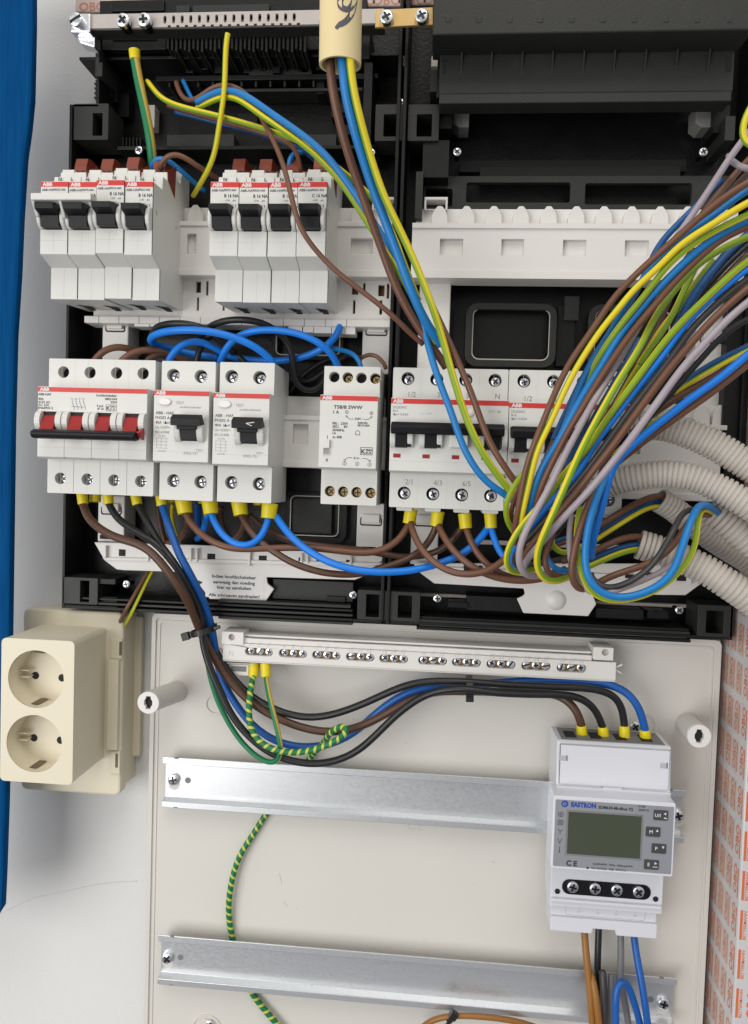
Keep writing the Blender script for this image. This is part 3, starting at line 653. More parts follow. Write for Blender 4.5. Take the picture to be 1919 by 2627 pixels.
for x, y0, y1 in ((1216, 1452, 1476), (1772, 1476, 1500)): g.pbox(x - 2.5, y0, x + 2.5, y1, -4, .2, Wt)
g.build('rib', t, bevel=.4)
g = G()
for x0, y0, x1, y1 in ((1190, 1450, 1214, 1466), (1228, 1452, 1236, 1468), (1604, 1474, 1625, 1484), (1660, 1469, 1671, 1480), (1737, 1474, 1760, 1491)): g.pbox(x0, y0, x1, y1, -3.2, -1.0, M['hole'])
g.build('slot', t)

# ------------------------------------------------------------------ row 2 devices
Wh = M['white']
def body(t, u0, u1, holes_t, holes_b, rt, fw=45.3, vt=244.4, grooves=True, vtop=263.4, vbot=178, name='housing', screwm=None, blank=(), depth=5.5):
    g = G()
    g.ext([(vtop, -12), (vbot, -12), (vbot, 25), (vt - 44.4, 25), (vt - 44.4, fw - 3), (vt - 43.4, fw), (vt, fw), (vt, 25), (vtop, 25)], u0 + .15, u1 - .15, 'u', Wh)
    top = [rr(u0 + .15, u1 - .15, vt + .02, vtop, .7, 3), [circ(a, b, rt, 22) for a, b in holes_t]]
    bot = [rr(u0 + .15, u1 - .15, vbot, vt - 44.42, .7, 3), [circ(a, b, rt, 22) for a, b in holes_b]]
    for pl_, hs in (top, bot): g.ext(pl_, 25.02, 33, 'w', Wh, hs)
    g.build(name, t, bevel=.45)
    for i, (a, b) in enumerate(list(holes_t) + list(holes_b)):
        g = G(); g.cyl(a, b, 25.05, 25.3, rt, M['hole'], 20)
        if i in blank: g.build('terminal_hole', t); continue
        lo = i >= len(holes_t); dy = -.5 if not lo else -.2
        g.screw(a + .35, b + dy, 33 - depth + .8, rt * (.80 if lo else .72), screwm or M['steel'], 1.2); g.build('terminal_screw', t)
    if grooves:
        n = round((u1 - u0) / 17.5); g = G()  # grooves drawn as flush dark lines, their shade put into the colour
        for i in range(1, n):
            x = u0 + i * 17.5
            g.box(x - .13, x + .13, vbot + .4, vt - 44.8, 32, 33.05, M['gink'])
            g.box(x - .13, x + .13, vt - 44.2, vt - 28, fw - .5, fw + .05, M['gink'])
        for i in range(2 * n):
            x = u0 + 8.75 * (i + .5) if False else u0 + 8.75 * i
            if i: g.box(x - .05, x + .05, vt + .6, vtop - .5, 32, 33.04, M['eink']); g.box(x - .05, x + .05, vbot + .4, vt - 45, 32, 33.04, M['eink'])
        g.box(u0 + .5, u1 - .5, vt - 37.6, vt - 37.45, fw - .5, fw + .04, M['eink'])
        g.build('groove_shade_line', t)
def band(t, u0, u1, vt, fw, h=3.1, txt=True):
    g = G(); g.box(u0 + .2, u1 - .2, vt - h - .1, vt - .35, fw, fw + .12, M['red']); g.build('red_band', t)
    g = G(); g.text('ABB', 2.9, u0 + 1.2, vt - h + .35, fw + .16, M['wink'], bold=.045, sx=1.15); g.build('logo', t)
def cheeks(g, u0, u1, vc, fw, m, wd=2.6, r=6.6, out=6.5, top=0):
    """the two rounded lugs that carry a toggle"""
    for a in (u0, u1 - wd):
        pts = [(vc + r, fw - 1)] + [(vc + r * math.cos(math.radians(k)), fw + out * math.sin(math.radians(k))) for k in range(0, 181, 18)] + [(vc - r, fw - 1)]
        g.ext(pts[::-1], a, a + wd, 'u', m)
    return g

# main switch
u0, vt, fw = -67.3, 245.4, 45.8
t = thing('main_switch', 'wide white main switch with four red toggles joined by a black bar', 'main switch', (-32, 178, 0))
hx = [U(163 + 68 * i, 954.5 + 1.2 * i, 33) for i in range(4)]; hb = [U(154.5 + 68.8 * i, 1227 + 2.6 * i, 33) for i in range(4)]
body(t, u0, u0 + 70, hx, hb, 3.7, fw, vt, vtop=264.6, vbot=179.2, blank=(0, 1, 2, 3), depth=5)
band(t, u0, u0 + 70, vt, fw)
g = G(); I = M['ink']; w = fw + .08
for i, (s_, y) in enumerate((('ABB-HAF', 1011), ('40A', 1023), ('415V AC', 1031), ('AC 22A', 1038), ('EN60947-3', 1046))):
    u, v = U(98, y + 3, fw); g.text(s_, 2.1, u, v, w, I, bold=.02)
for s_, x, y in (('hoofdschakelaar', 300, 1018), ('0803-044', 300, 1027), ('E204', 300, 1035), ('4 pol.', 266, 1044), ('IP 10', 266, 1052)):
    u, v = U(x, y, fw); g.text(s_, 2.0, u, v, w, I, 'R', bold=.02)
for i in range(4):
    u, v = U(185 + i * 9.6, 1045, fw); g.text(str(73 - 10 * i) if i % 2 else str(71), 1.5, u - .8, v + 4.6, w, I); g.line(u, v + 3.2, u + 1.4, v, w, .25, I); g.line(u + 1.4, v, u + 1.4, v - 1.3, w, .25, I); g.line(u, v + 4.3, u, v + 3.2, w, .3, I)
u, v = U(185, 1043, fw); g.line(u - .5, v, u + 8, v - .2, w, .2, I)
u, v = U(272, 1052, fw); g.add([(u - .2, v - .6, w - .02), (u + 6.8, v - .6, w - .02), (u + 6.8, v + 3.4, w - .02), (u - .2, v + 3.4, w - .02)], [(0, 1, 2, 3)], I)
g.add([(u + .05, v - .35, w), (u + 6.55, v - .35, w), (u + 6.55, v + 3.15, w), (u + .05, v + 3.15, w)], [(0, 1, 2, 3)], Wh)
g.text('K', 3.6, u + .3, v, w + .02, I, bold=.03); g.text('EMA', 1.7, u + 2.7, v + 1.6, w + .02, I, bold=.02, sx=1.1); g.text('EUR', 1.7, u + 2.7, v - .05, w + .02, I, bold=.02, sx=1.1)
g.build('printing', t)
for i in range(4):
    x = u0 + 17.5 * i; vc = vt - 21.2
    g = G(); cheeks(g, x + .3, x + 17.2, vc, fw, Wh, 3.6, 6.2, 5.2); g.box(x + 1, x + 1.5, vc - 1, vc + 2.2, fw + 4.5, fw + 5.0, M['ink']) ; g.build('toggle_guard', t, bevel=.5)
    g = G(); g.box(x + 3.9, x + 13.6, vc - 5.5, vc + 5.8, fw - .1, fw + .1, M['hole'])
    g.ext([(vc + 3.8, fw), (vc + 3.0, fw + 1.6), (vc - 2.4, fw + 4.6), (vc - 6.6, fw + 7.5), (vc - 6.5, fw)], x + 4.6, x + 13.0, 'u', M['rtog']); g.build('toggle', t, bevel=.6)
a = U(78, 1094, 60); b = U(346, 1134, 60)
g = G(); g.ext([(b[1] + 1.5, 52), (b[1] + .6, 57), (b[1] + 1.2, 60), (b[1] + 4, 61.2), (a[1] - 2.5, 60.2), (a[1] - 1, 57), (a[1] - 2, 53.5)][::-1], a[0], b[0], 'u', M['toggle']); g.build('handle_bar', t, bevel=.9)
g = G(); g.ext([(b[1] + 1.6, 51), (b[1] + 3.0, 57), (b[1] + 6, 59), (a[1] - 1, 57), (a[1] + 1.5, 51)][::-1], b[0] + .1, b[0] + 2.4, 'u', M['rtog']); g.cyl(u0 + 68, vt - 22, fw, fw + .2, 1.3, M['rtog'], 14); g.build('handle_end', t, bevel=.5)
for px in (234, 302, 370): pass

# residual current switches
def rcd(label, u0, vt, fw, mark):
    t = thing('residual_current_switch', label, 'residual current switch', (u0 + 17, 178, 0), 'residual current switches with a test button')
    hx = [(u0 + 7.7, 255.6), (u0 + 25.4, 255.3)]; hb = [(u0 + 9.2, 189.6), (u0 + 26.8, 189.3)]
    body(t, u0, u0 + 34.9, hx, hb, 4.1, fw, vt, False, vtop=264.4, vbot=177.4, depth=4)
    band(t, u0, u0 + 34.9, vt, fw)
    g = G(); g.ext(circ(u0 + 7.4, vt - 7.2, 3.9, 26, 2.2), fw, fw + 1.2, 'w', M['tpaint']); g.build('test_button', t, bevel=.5)
    g = G(); c = M['gink']; w = fw + .08
    g.text('TEST', 2.4, u0 + 14, vt - 8.4, w, c); g.text('aardlekschakelaar', 1.9, u0 + 16.5, vt - 10.7, w, c)
    for i, s_ in enumerate(('ABB - HAF', 'FH202 A', '40A  I∆n= 0,03A', 'Un =230V~', 'IEC 61008')): g.text(s_, (2.5, 2.5, 2.3, 2.1, 2.1)[i], u0 + 1.4, vt - 14.8 - i * 2.9, w, M['ink'] if i < 3 else c, bold=.01)
    g.text('0903-751', 2.4, u0 + 19.5, vt - 39, w, c); g.text('F2011', 1.9, u0 + 27.5, vt - 36.8, w, c); g.text('1/3 5/N', 1.5, u0 + 3.4, vt - 28.6, w, c); g.text('2/4 6/N', 1.5, u0 + 3.4, vt - 37.8, w, c)
    for i in range(4):
        g.line(u0 + 2.2, vt - 29.4 - 2 * i, u0 + 9.5, vt - 29.6 - 2 * i, w, .14, c)
    for i in (2.2, 5.2, 8.3): g.line(u0 + i, vt - 29, u0 + i, vt - 36, w, .14, c)
    g.build('printing', t)
    g = G(); g.box(u0 + .5, u0 + 34.4, vt - 37.6, vt - 37.45, fw - .5, fw + .04, M['eink']); g.build('groove_shade_line', t)
    x = u0 + 15.3; vc = vt - 21.5
    g = G(); cheeks(g, x - 1.2, x + 17.2, vc - 2, fw, Wh, 4.2, 8.0, 5.0); g.build('toggle_guard', t, bevel=.8)
    g = G(); g.box(x + 3, x + 13, vc - 9.2, vc + 5, fw - .1, fw + .12, M['hole'])
    g.box(x + 3.4, x + 12.8, vc - 8.5, vc - 1, fw, fw + 3.6, M['toggle']); g.box(x + 1.6, x + 13.4, vc - 2.5, vc + 2, fw, fw + 6.5, M['toggle'])
    g.ext([(vc + 1, fw + 1), (vc - .5, fw + 9.6), (vc + 3.8, fw + 10.4), (vc + 6.5, fw + 6)][::-1], x - 1, x + 17.2, 'u', M['toggle']); g.build('toggle', t, bevel=.7)
    if mark:
        g = G(); g.line(x + 8, vc + 2.4, x + 13, vc + 3.2, fw + 10.6, .5, M['wink']); g.line(x + 8, vc + 2.4, x + 11.5, vc + 1.0, fw + 10.4, .4, M['wink']); g.build('paint_scuff', t)
    return t
rcd('white residual current switch next to the main switch', 6.4, 244.9, 45, False)
rcd('white residual current switch left of the gap, with a pale scuff on its black toggle', 43.7, 244.2, 45, True)

# bell transformer
t = thing('bell_transformer', 'white bell transformer with brass screws and a small slide switch', 'bell transformer', (127, 178, 0)); u0, vt, fw = 109.4, 244.2, 45.5
hx = [U(x, y, 33) for x, y in ((857.5, 967), (892, 968.5), (927, 969.5), (963, 971))]; hb = [U(x, y, 33) for x, y in ((846, 1260), (880, 1261.5), (914.5, 1263), (950, 1264.5))]
body(t, u0, u0 + 35, hx, hb, 3.3, fw, vt, False, vtop=263.2, vbot=178.2, blank=(0, 2), screwm=M['brass'], depth=5)
band(t, u0, u0 + 35, vt, fw)
g = G(); w = fw + .08
def T(s_, x, y, size, **k):
    u, v = U(x, y, fw); g.text(s_, size, u, v, w, I, bold=.025, **k)
T('TS8/8 SWW', 856, 1048, 2.9, sx=1.15); T('1 A', 855, 1061, 2.7)
T('PRI :  230V', 853, 1089, 2.1); T('SEC:     8V', 853, 1097, 2.1); T('50/60Hz', 853, 1106, 2.1); T('1A', 853, 1114, 2.1); T('tn 40B', 853, 1124, 2.1)
T('beltrafo', 918, 1087, 1.9); T('0819-004', 917, 1094, 1.9); T('230V ~', 910, 1077, 1.8, align='L'); T('8 V~', 908, 1178, 1.9); T('0', 835.5, 1184, 2.7); T('I', 839, 1125, 2.7)
def L_(x0, y0, x1, y1, th=.3):
    a = U(x0, y0, fw); b = U(x1, y1, fw); g.line(a[0], a[1], b[0], b[1], w, th, I)
for q in ((889, 1068, 897, 1075), (897, 1075, 908, 1075), (934, 1076, 945, 1076), (945, 1076, 953, 1070), (884, 1180, 892, 1174), (892, 1174, 904, 1174), (930, 1176, 941, 1177), (941, 1177, 949, 1183), (911, 1115, 924, 1116), (913, 1115, 912, 1108), (923, 1115, 923, 1108), (912, 1108, 917, 1104), (923, 1108, 918, 1104)): L_(*q)
def O_(x, y, r=1.05, s_=None):
    u, v = U(x, y, fw); n = 18; vs = [(u + q * math.cos(2 * math.pi * i / n), v + q * math.sin(2 * math.pi * i / n), w) for q in (r, r - .22) for i in range(n)]
    g.add(vs, [(i, (i + 1) % n, n + (i + 1) % n, n + i) for i in range(n)], I)
    if s_: g.text(s_, 1.5, u, v - .5, w, I, 'C', bold=.02)
O_(890, 1057, 1.1, '6'); O_(953, 1060, 1.1, '8'); O_(884, 1189, 1.2, '2'); O_(916.5, 1190, 1.2, '3'); O_(948, 1192, 1.2, '4'); O_(889, 1068, .6); O_(953, 1070, .6); O_(884, 1181, .6); O_(949, 1183, .6)
a = U(924, 1167, fw); b = U(956, 1148, fw); g.ext(rr(a[0], b[0], a[1], b[1], .1), w - .1, w, 'w', I, [rr(a[0] + .3, b[0] - .3, a[1] + .3, b[1] - .3, .05)]); g.text('K', 3.9, a[0] + .6, a[1] + .75, w, I, bold=.03); g.text('EMA', 1.75, a[0] + 3.3, a[1] + 2.4, w, I, bold=.03, sx=1.15); g.text('EUR', 1.75, a[0] + 3.3, a[1] + .65, w, I, bold=.03, sx=1.15)
g.build('printing', t)
a = U(831, 1128, fw); b = U(847, 1168, fw)
g = G(); g.ext(rr(a[0] - .4, b[0] + .2, b[1], a[1], .3), fw - .2, fw + .5, 'w', Wh, [rr(a[0], b[0] - .2, b[1] + .4, a[1] - .4, .2)]); g.box(a[0], b[0] - .2, b[1] + .4, a[1] - .5, fw - .2, fw + .02, mat('switch_slot', (.36, .36, .32), .5)); g.box(a[0] + .2, b[0] - .4, a[1] - 5, a[1] - .3, fw, fw + 2.2, Wh); g.build('slide_switch', t, bevel=.3)

# four-pole residual breakers on the right
def rcbo(label, u0, vt, seen):
    fw = 43.6
    t = thing('residual_current_breaker', label, 'circuit breaker', (u0 + 35, 178, 0), 'four-pole residual current breakers')
    hx = [(u0 + 9.2 + 17.6 * i, 256.6) for i in range(4)]; hb = [(u0 + 9.2 + 17.6 * i, 186.6) for i in range(4)]
    body(t, u0, u0 + 70, hx, hb, 4.0, fw, vt, False, vtop=263.2, vbot=177.8, depth=3.2)
    band(t, u0, u0 + 70, vt, fw, 3.2)
    g = G(); c = M['gink']; w = fw + .08
    for i, s_ in enumerate(('DS203NC', 'B16', 'I∆n= 0,03A')): g.text(s_, 2.0, u0 + 1.4, vt - 6.2 - i * 2.1, w, c, bold=.01)
    g.text('IEC 61009', 1.6, u0 + 18, vt - 9.5, w, M['eink']); g.text('ҮҮҮ  EB', 2.0, u0 + 58, vt - 7.5, w, c)
    for i, s_ in enumerate(('1/2', '3/4', '5/6', 'N')): g.text(s_, 4.6, u0 + 9.9 + 17.5 * i, vt + 1.9, 33.08, c, sx=.92)
    for i, s_ in enumerate(('2/1', '4/3', '6/5', '')):
        if s_: g.text(s_, 4.6, u0 + 9.6 + 17.5 * i, 192.0, 33.08, c, sx=.92)
    g.build('printing', t)
    g = G()
    for i in range(8):
        x = u0 + 8.75 * i
        if i: g.box(x - .06, x + .06, vt + .6, 262.6, 32, 33.05, M['eink']); g.box(x - .06, x + .06, 178.4, vt - 45, 32, 33.05, M['eink'])
    g.box(u0 + .5, u0 + 69.5, vt - 37.6, vt - 37.45, fw - .5, fw + .05, M['eink']); g.build('groove_shade_line', t)
    vc = vt - 21
    for i in range(4):
        x = u0 + 17.5 * i; g = G(); g.box(x + 2.4, x + 6.8, vt - 35.6, vt - 33.2, fw - .3, fw + .1, mat('dark_red_flag', (.30, .01, .015), .4)); g.build('status_flag', t)
        if i == 2: g = G(); g.box(x + .6, x + 11.4, vc - 8, vc + 3, fw, fw + 5.6, Wh); g.build('test_block', t, bevel=.6); continue
        g = G(); cheeks(g, x + (0.3 if i != 2 else 3), x + 17.2 - (3.2 if i < 2 else 0), vc - 2.6, fw, Wh, 3.3, 6.2, 4.6); g.build('toggle_guard', t, bevel=.6)
    for i in (0, 1, 3):
        x = u0 + 17.5 * i; g = G(); g.box(x + 3.4, x + 13.2, vc - 8.6, vc + 4, fw - .1, fw + .12, M['hole']); g.box(x + 3.6, x + 13.0, vc - 8.2, vc + 3, fw, fw + 3.6, M['toggle']); g.build('toggle', t, bevel=.5)
    g = G(); g.ext([(vc - .2, fw + 2.4), (vc - .9, fw + 8), (vc + 3.6, fw + 9.4), (vc + 6.4, fw + 6), (vc + 6.5, fw + 1)][::-1], u0 + .9, u0 + 67.4, 'u', M['toggle']); g.build('handle_bar', t, bevel=.8)
    g = G(); g.lathe(u0 + 47.6, vt - 8, [(2.2, fw), (2.1, fw + .9), (1.3, fw + 1.2), (.2, fw + 1.3)], M['tpaint'], 20); g.build('test_button', t)
    for i in range(4):
        g = G(); g.ext(circ(u0 + 9.3 + 17.6 * i, 0, 5.0, 18, 1.6) and rr(u0 + 4.6 + 17.6 * i, u0 + 14.4 + 17.6 * i, 175.6, 178.4, 1), 4, 30, 'w', Wh); g.build('terminal_collar', t, bevel=.3)
    return t
rcbo('white four-pole residual current breaker with blue, yellow-green and brown wires crossing its face', 152.0, 243.5, 1)
rcbo('white four-pole residual current breaker mostly hidden behind the big wire bundle', 222.1, 242.6, 0)

# ------------------------------------------------------------------ row 1 circuit breakers
def mcb():
    u0 = -63.5; fw = 53; t = thing('circuit_breaker', 'x', 'circuit breaker', (u0 + 8.7, 300, 0), 'single circuit breakers in the upper row')
    g = G(); a, b = u0 + .12, u0 + 17.38
    g.ext([(394, -12), (304, -12), (300.3, 39.5), (319.6, 39.5), (324.2, 53), (367.6, 53), (368.4, 38), (376.5, 37), (377, 30), (382.5, 29), (384, 14), (384, 6), (394, 2)], a, b, 'u', Wh)
    g.build('housing', t, bevel=.35)
    g = G(); g.box(a + 1.2, a + 9.0, 377, 384, 17, 29.5, Wh); g.build('entry_block', t, bevel=.4)
    g = G(); x = u0 + 8.7
    for y0, y1, w in ((301, 319, 39.55), (325, 341, 53.04)): g.box(x - .06, x + .06, y0, y1, w - .3, w, M['eink'])
    g.box(a + .3, b - .3, 332.2, 332.35, 52.7, 53.04, M['eink']); g.box(b - .1, b + .16, 301, 319.6, 39, 39.52, M['ink']); g.box(b - .1, b + .16, 325, 367, 52.5, 53.02, M['ink'])  # dark edge lines stand in for the shadow between modules
    g.add([(b + .02, 303.0, 33 - k) for k in (0,)] + [(b + .02, 302.7, 33), (b + .02, 302.7, 32.9)], [(0, 1, 2)], M['eink'])
    g.box(b, b + .03, 349.8, 352.6, 46, 47.2, M['gink']); g.box(b, b + .03, 352, 354.6, 12, 13, M['gink']); g.box(x + 1, x + 4.6, 301.2, 301.8, 4, 14, M['hole'])
    g.ext([(x + 1, -2), (x + 5, -2), (x + 5, 12), (x + 1, 8)], 0, .1, 'u', M['hole']) if False else None
    g.build('groove_shade_line', t)
    g = G(); vb = lambda w: 304 - (w + 12) * 3.7 / 51.5
    g.add([(x - 1.5, vb(2) - .06, 2), (x + 3.2, vb(2) - .06, 2), (x + 3.2, vb(12) - .06, 12), (x + .6, vb(18) - .06, 18), (x - 2.6, vb(18) - .06, 18), (x - 1.5, vb(10) - .06, 10)], [(0, 1, 2, 3, 4, 5)], M['hole']); g.build('underside_slot', t)
    band(t, u0, u0 + 17.5, 367.6, fw, 3.2)
    vc = 346.3
    g = G(); cheeks(g, u0 + .2, u0 + 17.2, vc - 1, fw, Wh, 2.7, 6.8, 5.6); g.build('toggle_guard', t, bevel=.8)
    g = G(); g.box(u0 + 3.3, u0 + 14, vc - 7.6, vc + 6, fw - .1, fw + .14, M['hole'])
    g.ext([(vc - 7.2, fw), (vc - 7.0, fw + 5.0), (vc - 1, fw + 6), (vc + 1.0, fw + 12.2), (vc + 4.2, fw + 12.6), (vc + 6, fw + 5), (vc + 6.4, fw)], u0 + 2.95, u0 + 14.4, 'u', M['toggle'])
    g.build('toggle', t, bevel=.7)
    g = G(); tm = M['term']; c0, c1 = u0 + 2.2, u0 + 10.2
    g.ext([(380, -4), (380, 15), (391, 15.5), (397.5, 13), (398.8, 8), (398.0, -4)], c0, c1, 'u', tm)
    g.ext([(382, 31), (377.5, 29.5), (371, 17), (391.4, 15.2)], b + .02, b + .5, 'u', tm)
    for k in (0, 1): g.cyl(c0 + 2.2 + 3.6 * k, 387.5, 13, 15.7, 1.5, mat('terminal_hole', (.06, .012, .008), .6), 14); g.box(c0 + .75 + 3.6 * k, c0 + 3.6 + 3.6 * k, 382.5, 387.3, 13, 15.66, MATS['terminal_hole'])
    g.build('wire_terminal', t, bevel=.4)
    return t
def mcb_print(t, du, code, rate, smudge=False):
    g = G(); u0 = -63.5; w = 53.07
    g.text('N', 3.0, u0 + 3.4, 373.6, 38.2, I, bold=.03); g.text('L', 3.0, u0 + 11.4, 373.6, 38.2, I, bold=.03)
    g.text('ABB-HAF', 2.05, u0 + .8, 361.8, w, I, bold=.02); g.text(code, 1.8, u0 + 8.8, 362.0, w, I, bold=.02); g.text(rate, 2.75, u0 + 8.6, 358.4, w, I, bold=.03, sx=.88)
    g.text('~230', 1.5, u0 + 8.8, 356.2, w, I); g.text('4⁄4', 1.6, u0 + 13.6, 356, w, I)
    for a, b in ((u0 + 1, u0 + 7), (u0 + 8.4, u0 + 12.8)):
        g.line(a, 354.6, b, 354.6, w, .2, I); g.line(a, 352.4, a, 354.6, w, .2, I); g.line(b, 352.4, b, 354.6, w, .2, I)
    for a in (14, 15.6): g.line(u0 + a, 354.4, u0 + a, 351, w, .22, I); g.line(u0 + a - .7, 354, u0 + a, 353, w, .22, I)
    o = G(); o = g.build('printing', t); return o
base = mcb(); kids = list(base.children)
spots = [(0, 'first circuit breaker from the left, its toggle under the white locking frame', '0025-060', 'B 16 NA'),
         (17.5, 'second circuit breaker from the left, under the right half of the white locking frame', '0075-060', 'B 16 NA'),
         (35, 'third circuit breaker of the left group, just right of the white locking frame', '0025-060', 'B 16 NA'),
         (52.5, 'last circuit breaker of the left group, with blue and brown wires in its terminal', '0025-060', 'B 16 NA'),
         (104.8, 'first circuit breaker of the right-hand group, beside the visible white rail cover', '0075-060', 'B 16 NA'),
         (122.3, 'second circuit breaker of the right-hand group, with empty red terminals', '0025-060', 'B 16 NA'),
         (139.8, 'third circuit breaker of the right-hand group, with the thin brown wire over its label', '0025-060', 'B 16 NA'),
         (157.3, 'circuit breaker rated C 16 at the right end of the upper row', '0025-062', 'C 16 NA')]
for i, (dx, lab, code, rate) in enumerate(spots):
    if i == 0: o = base
    else:
        o = base.copy(); COL.objects.link(o); OBJ_ORG[o.name] = OBJ_ORG[base.name]
        for c in kids: q = c.copy(); COL.objects.link(q); q.parent = o
    o['label'] = lab; mcb_print(o, dx, code, rate)
    o.location.x = base.location.x if i == 0 else base.location.x + dx * S
    if i >= 4: o.location.z -= .0004
    o.location.y += (0, .0002, -.0005, .0001, 0, -.0002, .0002, -.0003)[i]; o.location.z += (0, -.0001, .0007, 0, .0001, -.0002, 0, .0001)[i]
t = thing('locking_frame', 'white plastic frame joining the toggles of the first two circuit breakers', 'locking frame', (-46, 345, 62))
g = G(); w0, w1 = 59, 67.5
a = U(79, 496, 67); b = U(234, 510, 67)
g.box(a[0], b[0], a[1] - 3.8, a[1] + .2, w0, w1, Wh); v0 = a[1] - 2
for x0, x1, y1 in ((79, 88, 553), (149, 157, 556), (219, 233, 528)):
    p = U(x0, 505, 66); q = U(x1, y1, 62); g.ext([(v0, w1 - .2), (v0, w0 + .6), (q[1], 57.5), (q[1], 60.5)][::-1], p[0], U(x1, 505, 66)[0], 'u', Wh)
g.build('frame', t, bevel=.6)

# ------------------------------------------------------------------ neutral / earth terminal strip
t = thing('terminal_strip', 'long white terminal strip with ten groups of three screws', 'terminal strip', (170, 78, -12)); wf = 9
sc = [(664, 1677), (751, 1681), (837, 1685), (924, 1688), (1010, 1691), (1110, 1695), (1197, 1699), (1286, 1703), (1376, 1706), (1467, 1711)]
cen = [U(x, y, wf) for x, y in sc]; vm = sum(c[1] for c in cen) / 10
a = U(572, 1640, wf); b = U(1580, 1735, wf); vt_ = U(800, 1650, wf)[1]; vb_ = U(800, 1709, wf)[1]
g = G(); hs = [rr(c[0] - 9.3, c[0] + 9.3, vm - 2.6, vm + 2.6, 2.5, 5) for c in cen]
g.ext([(a[0], vb_ + 1), (b[0], vb_ + 1), (b[0], vt_ - 2.6), (a[0], vt_ - 2.6)], wf - 4, wf, 'w', M['white2'], hs); g.box(a[0], b[0], vb_, vb_ + 1, -10, wf - .5, M['white2'])
g.build('cover', t, bevel=.4)
g = G(); c = U(626, 1635, wf - 2); d = U(1519, 1674, wf - 2); g.box(c[0], d[0], vt_ - 2.5, vt_ + .8, -10, wf - 1.6, M['white2']); g.box(c[0], d[0], vt_ + 1.4, vt_ + 2.8, -10, wf - 4, M['white2'])
for x0, x1 in ((638, 702), (900, 955), (1175, 1235), (1498, 1520)):
    p = U(x0, 1650, wf)[0]; q = U(x1, 1650, wf)[0]; g.box(p, q, vt_ + .9, vt_ + 1.5, -8, wf - 3, M['gink'])
g.build('upper_ledge', t, bevel=.3)
for x0, y0, x1, y1, cx, cy in ((569, 1620, 624, 1655, 594, 1635), (1523, 1660, 1573, 1695, 1553, 1674)):
    p = U(x0, y0, wf + 1); q = U(x1, y1, wf + 1); k = U(cx, cy, wf + 1); g = G(); g.ext(rr(p[0], q[0], q[1], p[1], .5, 2), -8, wf + 1, 'w', M['white2'], [circ(k[0], k[1], 2.2, 20)]); g.cyl(k[0], k[1], 0, 7, 2.4, M['corr'], 18); g.build('fixing_lug', t, bevel=.3)
for p, sgn in ((U(560, 1672, 5), -1), (U(1584, 1715, 5), 1)):
    g = G()
    for k in (-1, 1): g.ext([(p[0] - sgn * 3, p[1] - .7), (p[0] - sgn * 3, p[1] + .7), (p[0] + sgn * 2.4, p[1] + k * 2.9 + .5), (p[0] + sgn * 2.9, p[1] + k * 2.9 - .6)][::(1 if sgn > 0 else -1)], 2, 6, 'w', M['white2'])
    g.build('clip_fork', t, bevel=.2)
g = G(); g.pbox(582, 1703, 637, 1734, -8, 4, M['white2']); g.pbox(592, 1708, 632, 1724, -8, 4.2, M['gpl']); g.pbox(572, 1699, 650, 1706, -8, 6, M['white2']); g.pbox(1537, 1734, 1560, 1745, -8, 4, M['white2']); g.build('foot', t, bevel=.3)
g = G()
for c in cen: g.box(c[0] - 9.6, c[0] + 9.6, vm - 3, vm + 3, 2, 4.2, mat('worn_brass', (.33, .19, .06), .45, .7, var=.5, vs=200))
g.build('brass_bar', t)
for c in cen:
    for k in (-6.0, .1, 6.2):
        g = G(); g.screw(c[0] + k, vm, 6.6 + random.uniform(-.5, .4), 2.55, M['steel'], 1.2, slot=random.random() < .3); g.build('terminal_screw', t)
g = G()
for i, c in enumerate(cen):
    for k in range(3): g.text(str(i * 3 + k + 1), 3.6, c[0] - 6 + 6 * k, vm + 3.7, wf + .05, M['eink'], 'C')
p = U(593, 1682, wf); g.text('N', 4.6, p[0], p[1], wf + .05, M['eink'], 'C'); g.build('embossed_numbers', t)

# ------------------------------------------------------------------ energy meter
Mt = M['meter']
t = thing('energy_meter', 'white digital energy meter with a dark green display on the upper steel rail', 'energy meter', (294, -68, -8))
g = G(); a = U(1427, 1893, 26); b = U(1412, 2300, 26)
u0, u1 = 261.8, 331.0
MT = U(1430, 1897, 21)[1]
g.ext([(MT, -6), (-68, -6), (-72, 6), (-72, 20), (-38, 20), (-38, 27), (8.2, 27), (8.2, 25), (MT - 1, 22.5), (MT, 21)][::1], u0, u1, 'u', Mt); g.build('housing', t, bevel=.6)
g = G(); g.box(u0 + 1.8, u1 - 1.8, 9.5, MT - 1.5, 23.4, 26.3, Mt); g.box(u0 + 1.4, u0 + 1.8, 9, MT - 1.2, 24, 25.3, M['gink']); g.box(u1 - 1.8, u1 - 1.4, 9, MT - 1.2, 24, 25.3, M['gink']); g.build('terminal_cover', t, bevel=.7)
g = G()
for x0, y0, x1, y1 in ((1436, 1938, 1456, 1952), (1694, 1957, 1713, 1972)): g.pbox(x0, y0, x1, y1, 25, 26.4, mat('meter_recess', (.45, .46, .52), .5)); g.pbox(x1 - 3, y0, x1, y1, 25, 26.5, M['gpl'])
c = U(1571, 2026, 26.3); g.ext([(c[0] - 7.2, c[1] - 1.8), (c[0] + 7.2, c[1] - 1.8), (c[0] + 6, c[1] + 1.9), (c[0] - 6, c[1] + 1.9)], 25, 26.5, 'w', MATS['meter_recess']); g.ext([(c[0] - 6.6, c[1] - 1.8), (c[0] + 6.6, c[1] - 1.8), (c[0] + 5.5, c[1] + 1.4), (c[0] - 5.5, c[1] + 1.4)], 25, 26.7, 'w', Mt); g.build('cover_latch', t)
g = G(); g.box(u0 + 3, u1 - 3, MT - .1, MT + .3, -3, 20, M['gpl'])  # dark sheet over the top face, shadow put into its colour
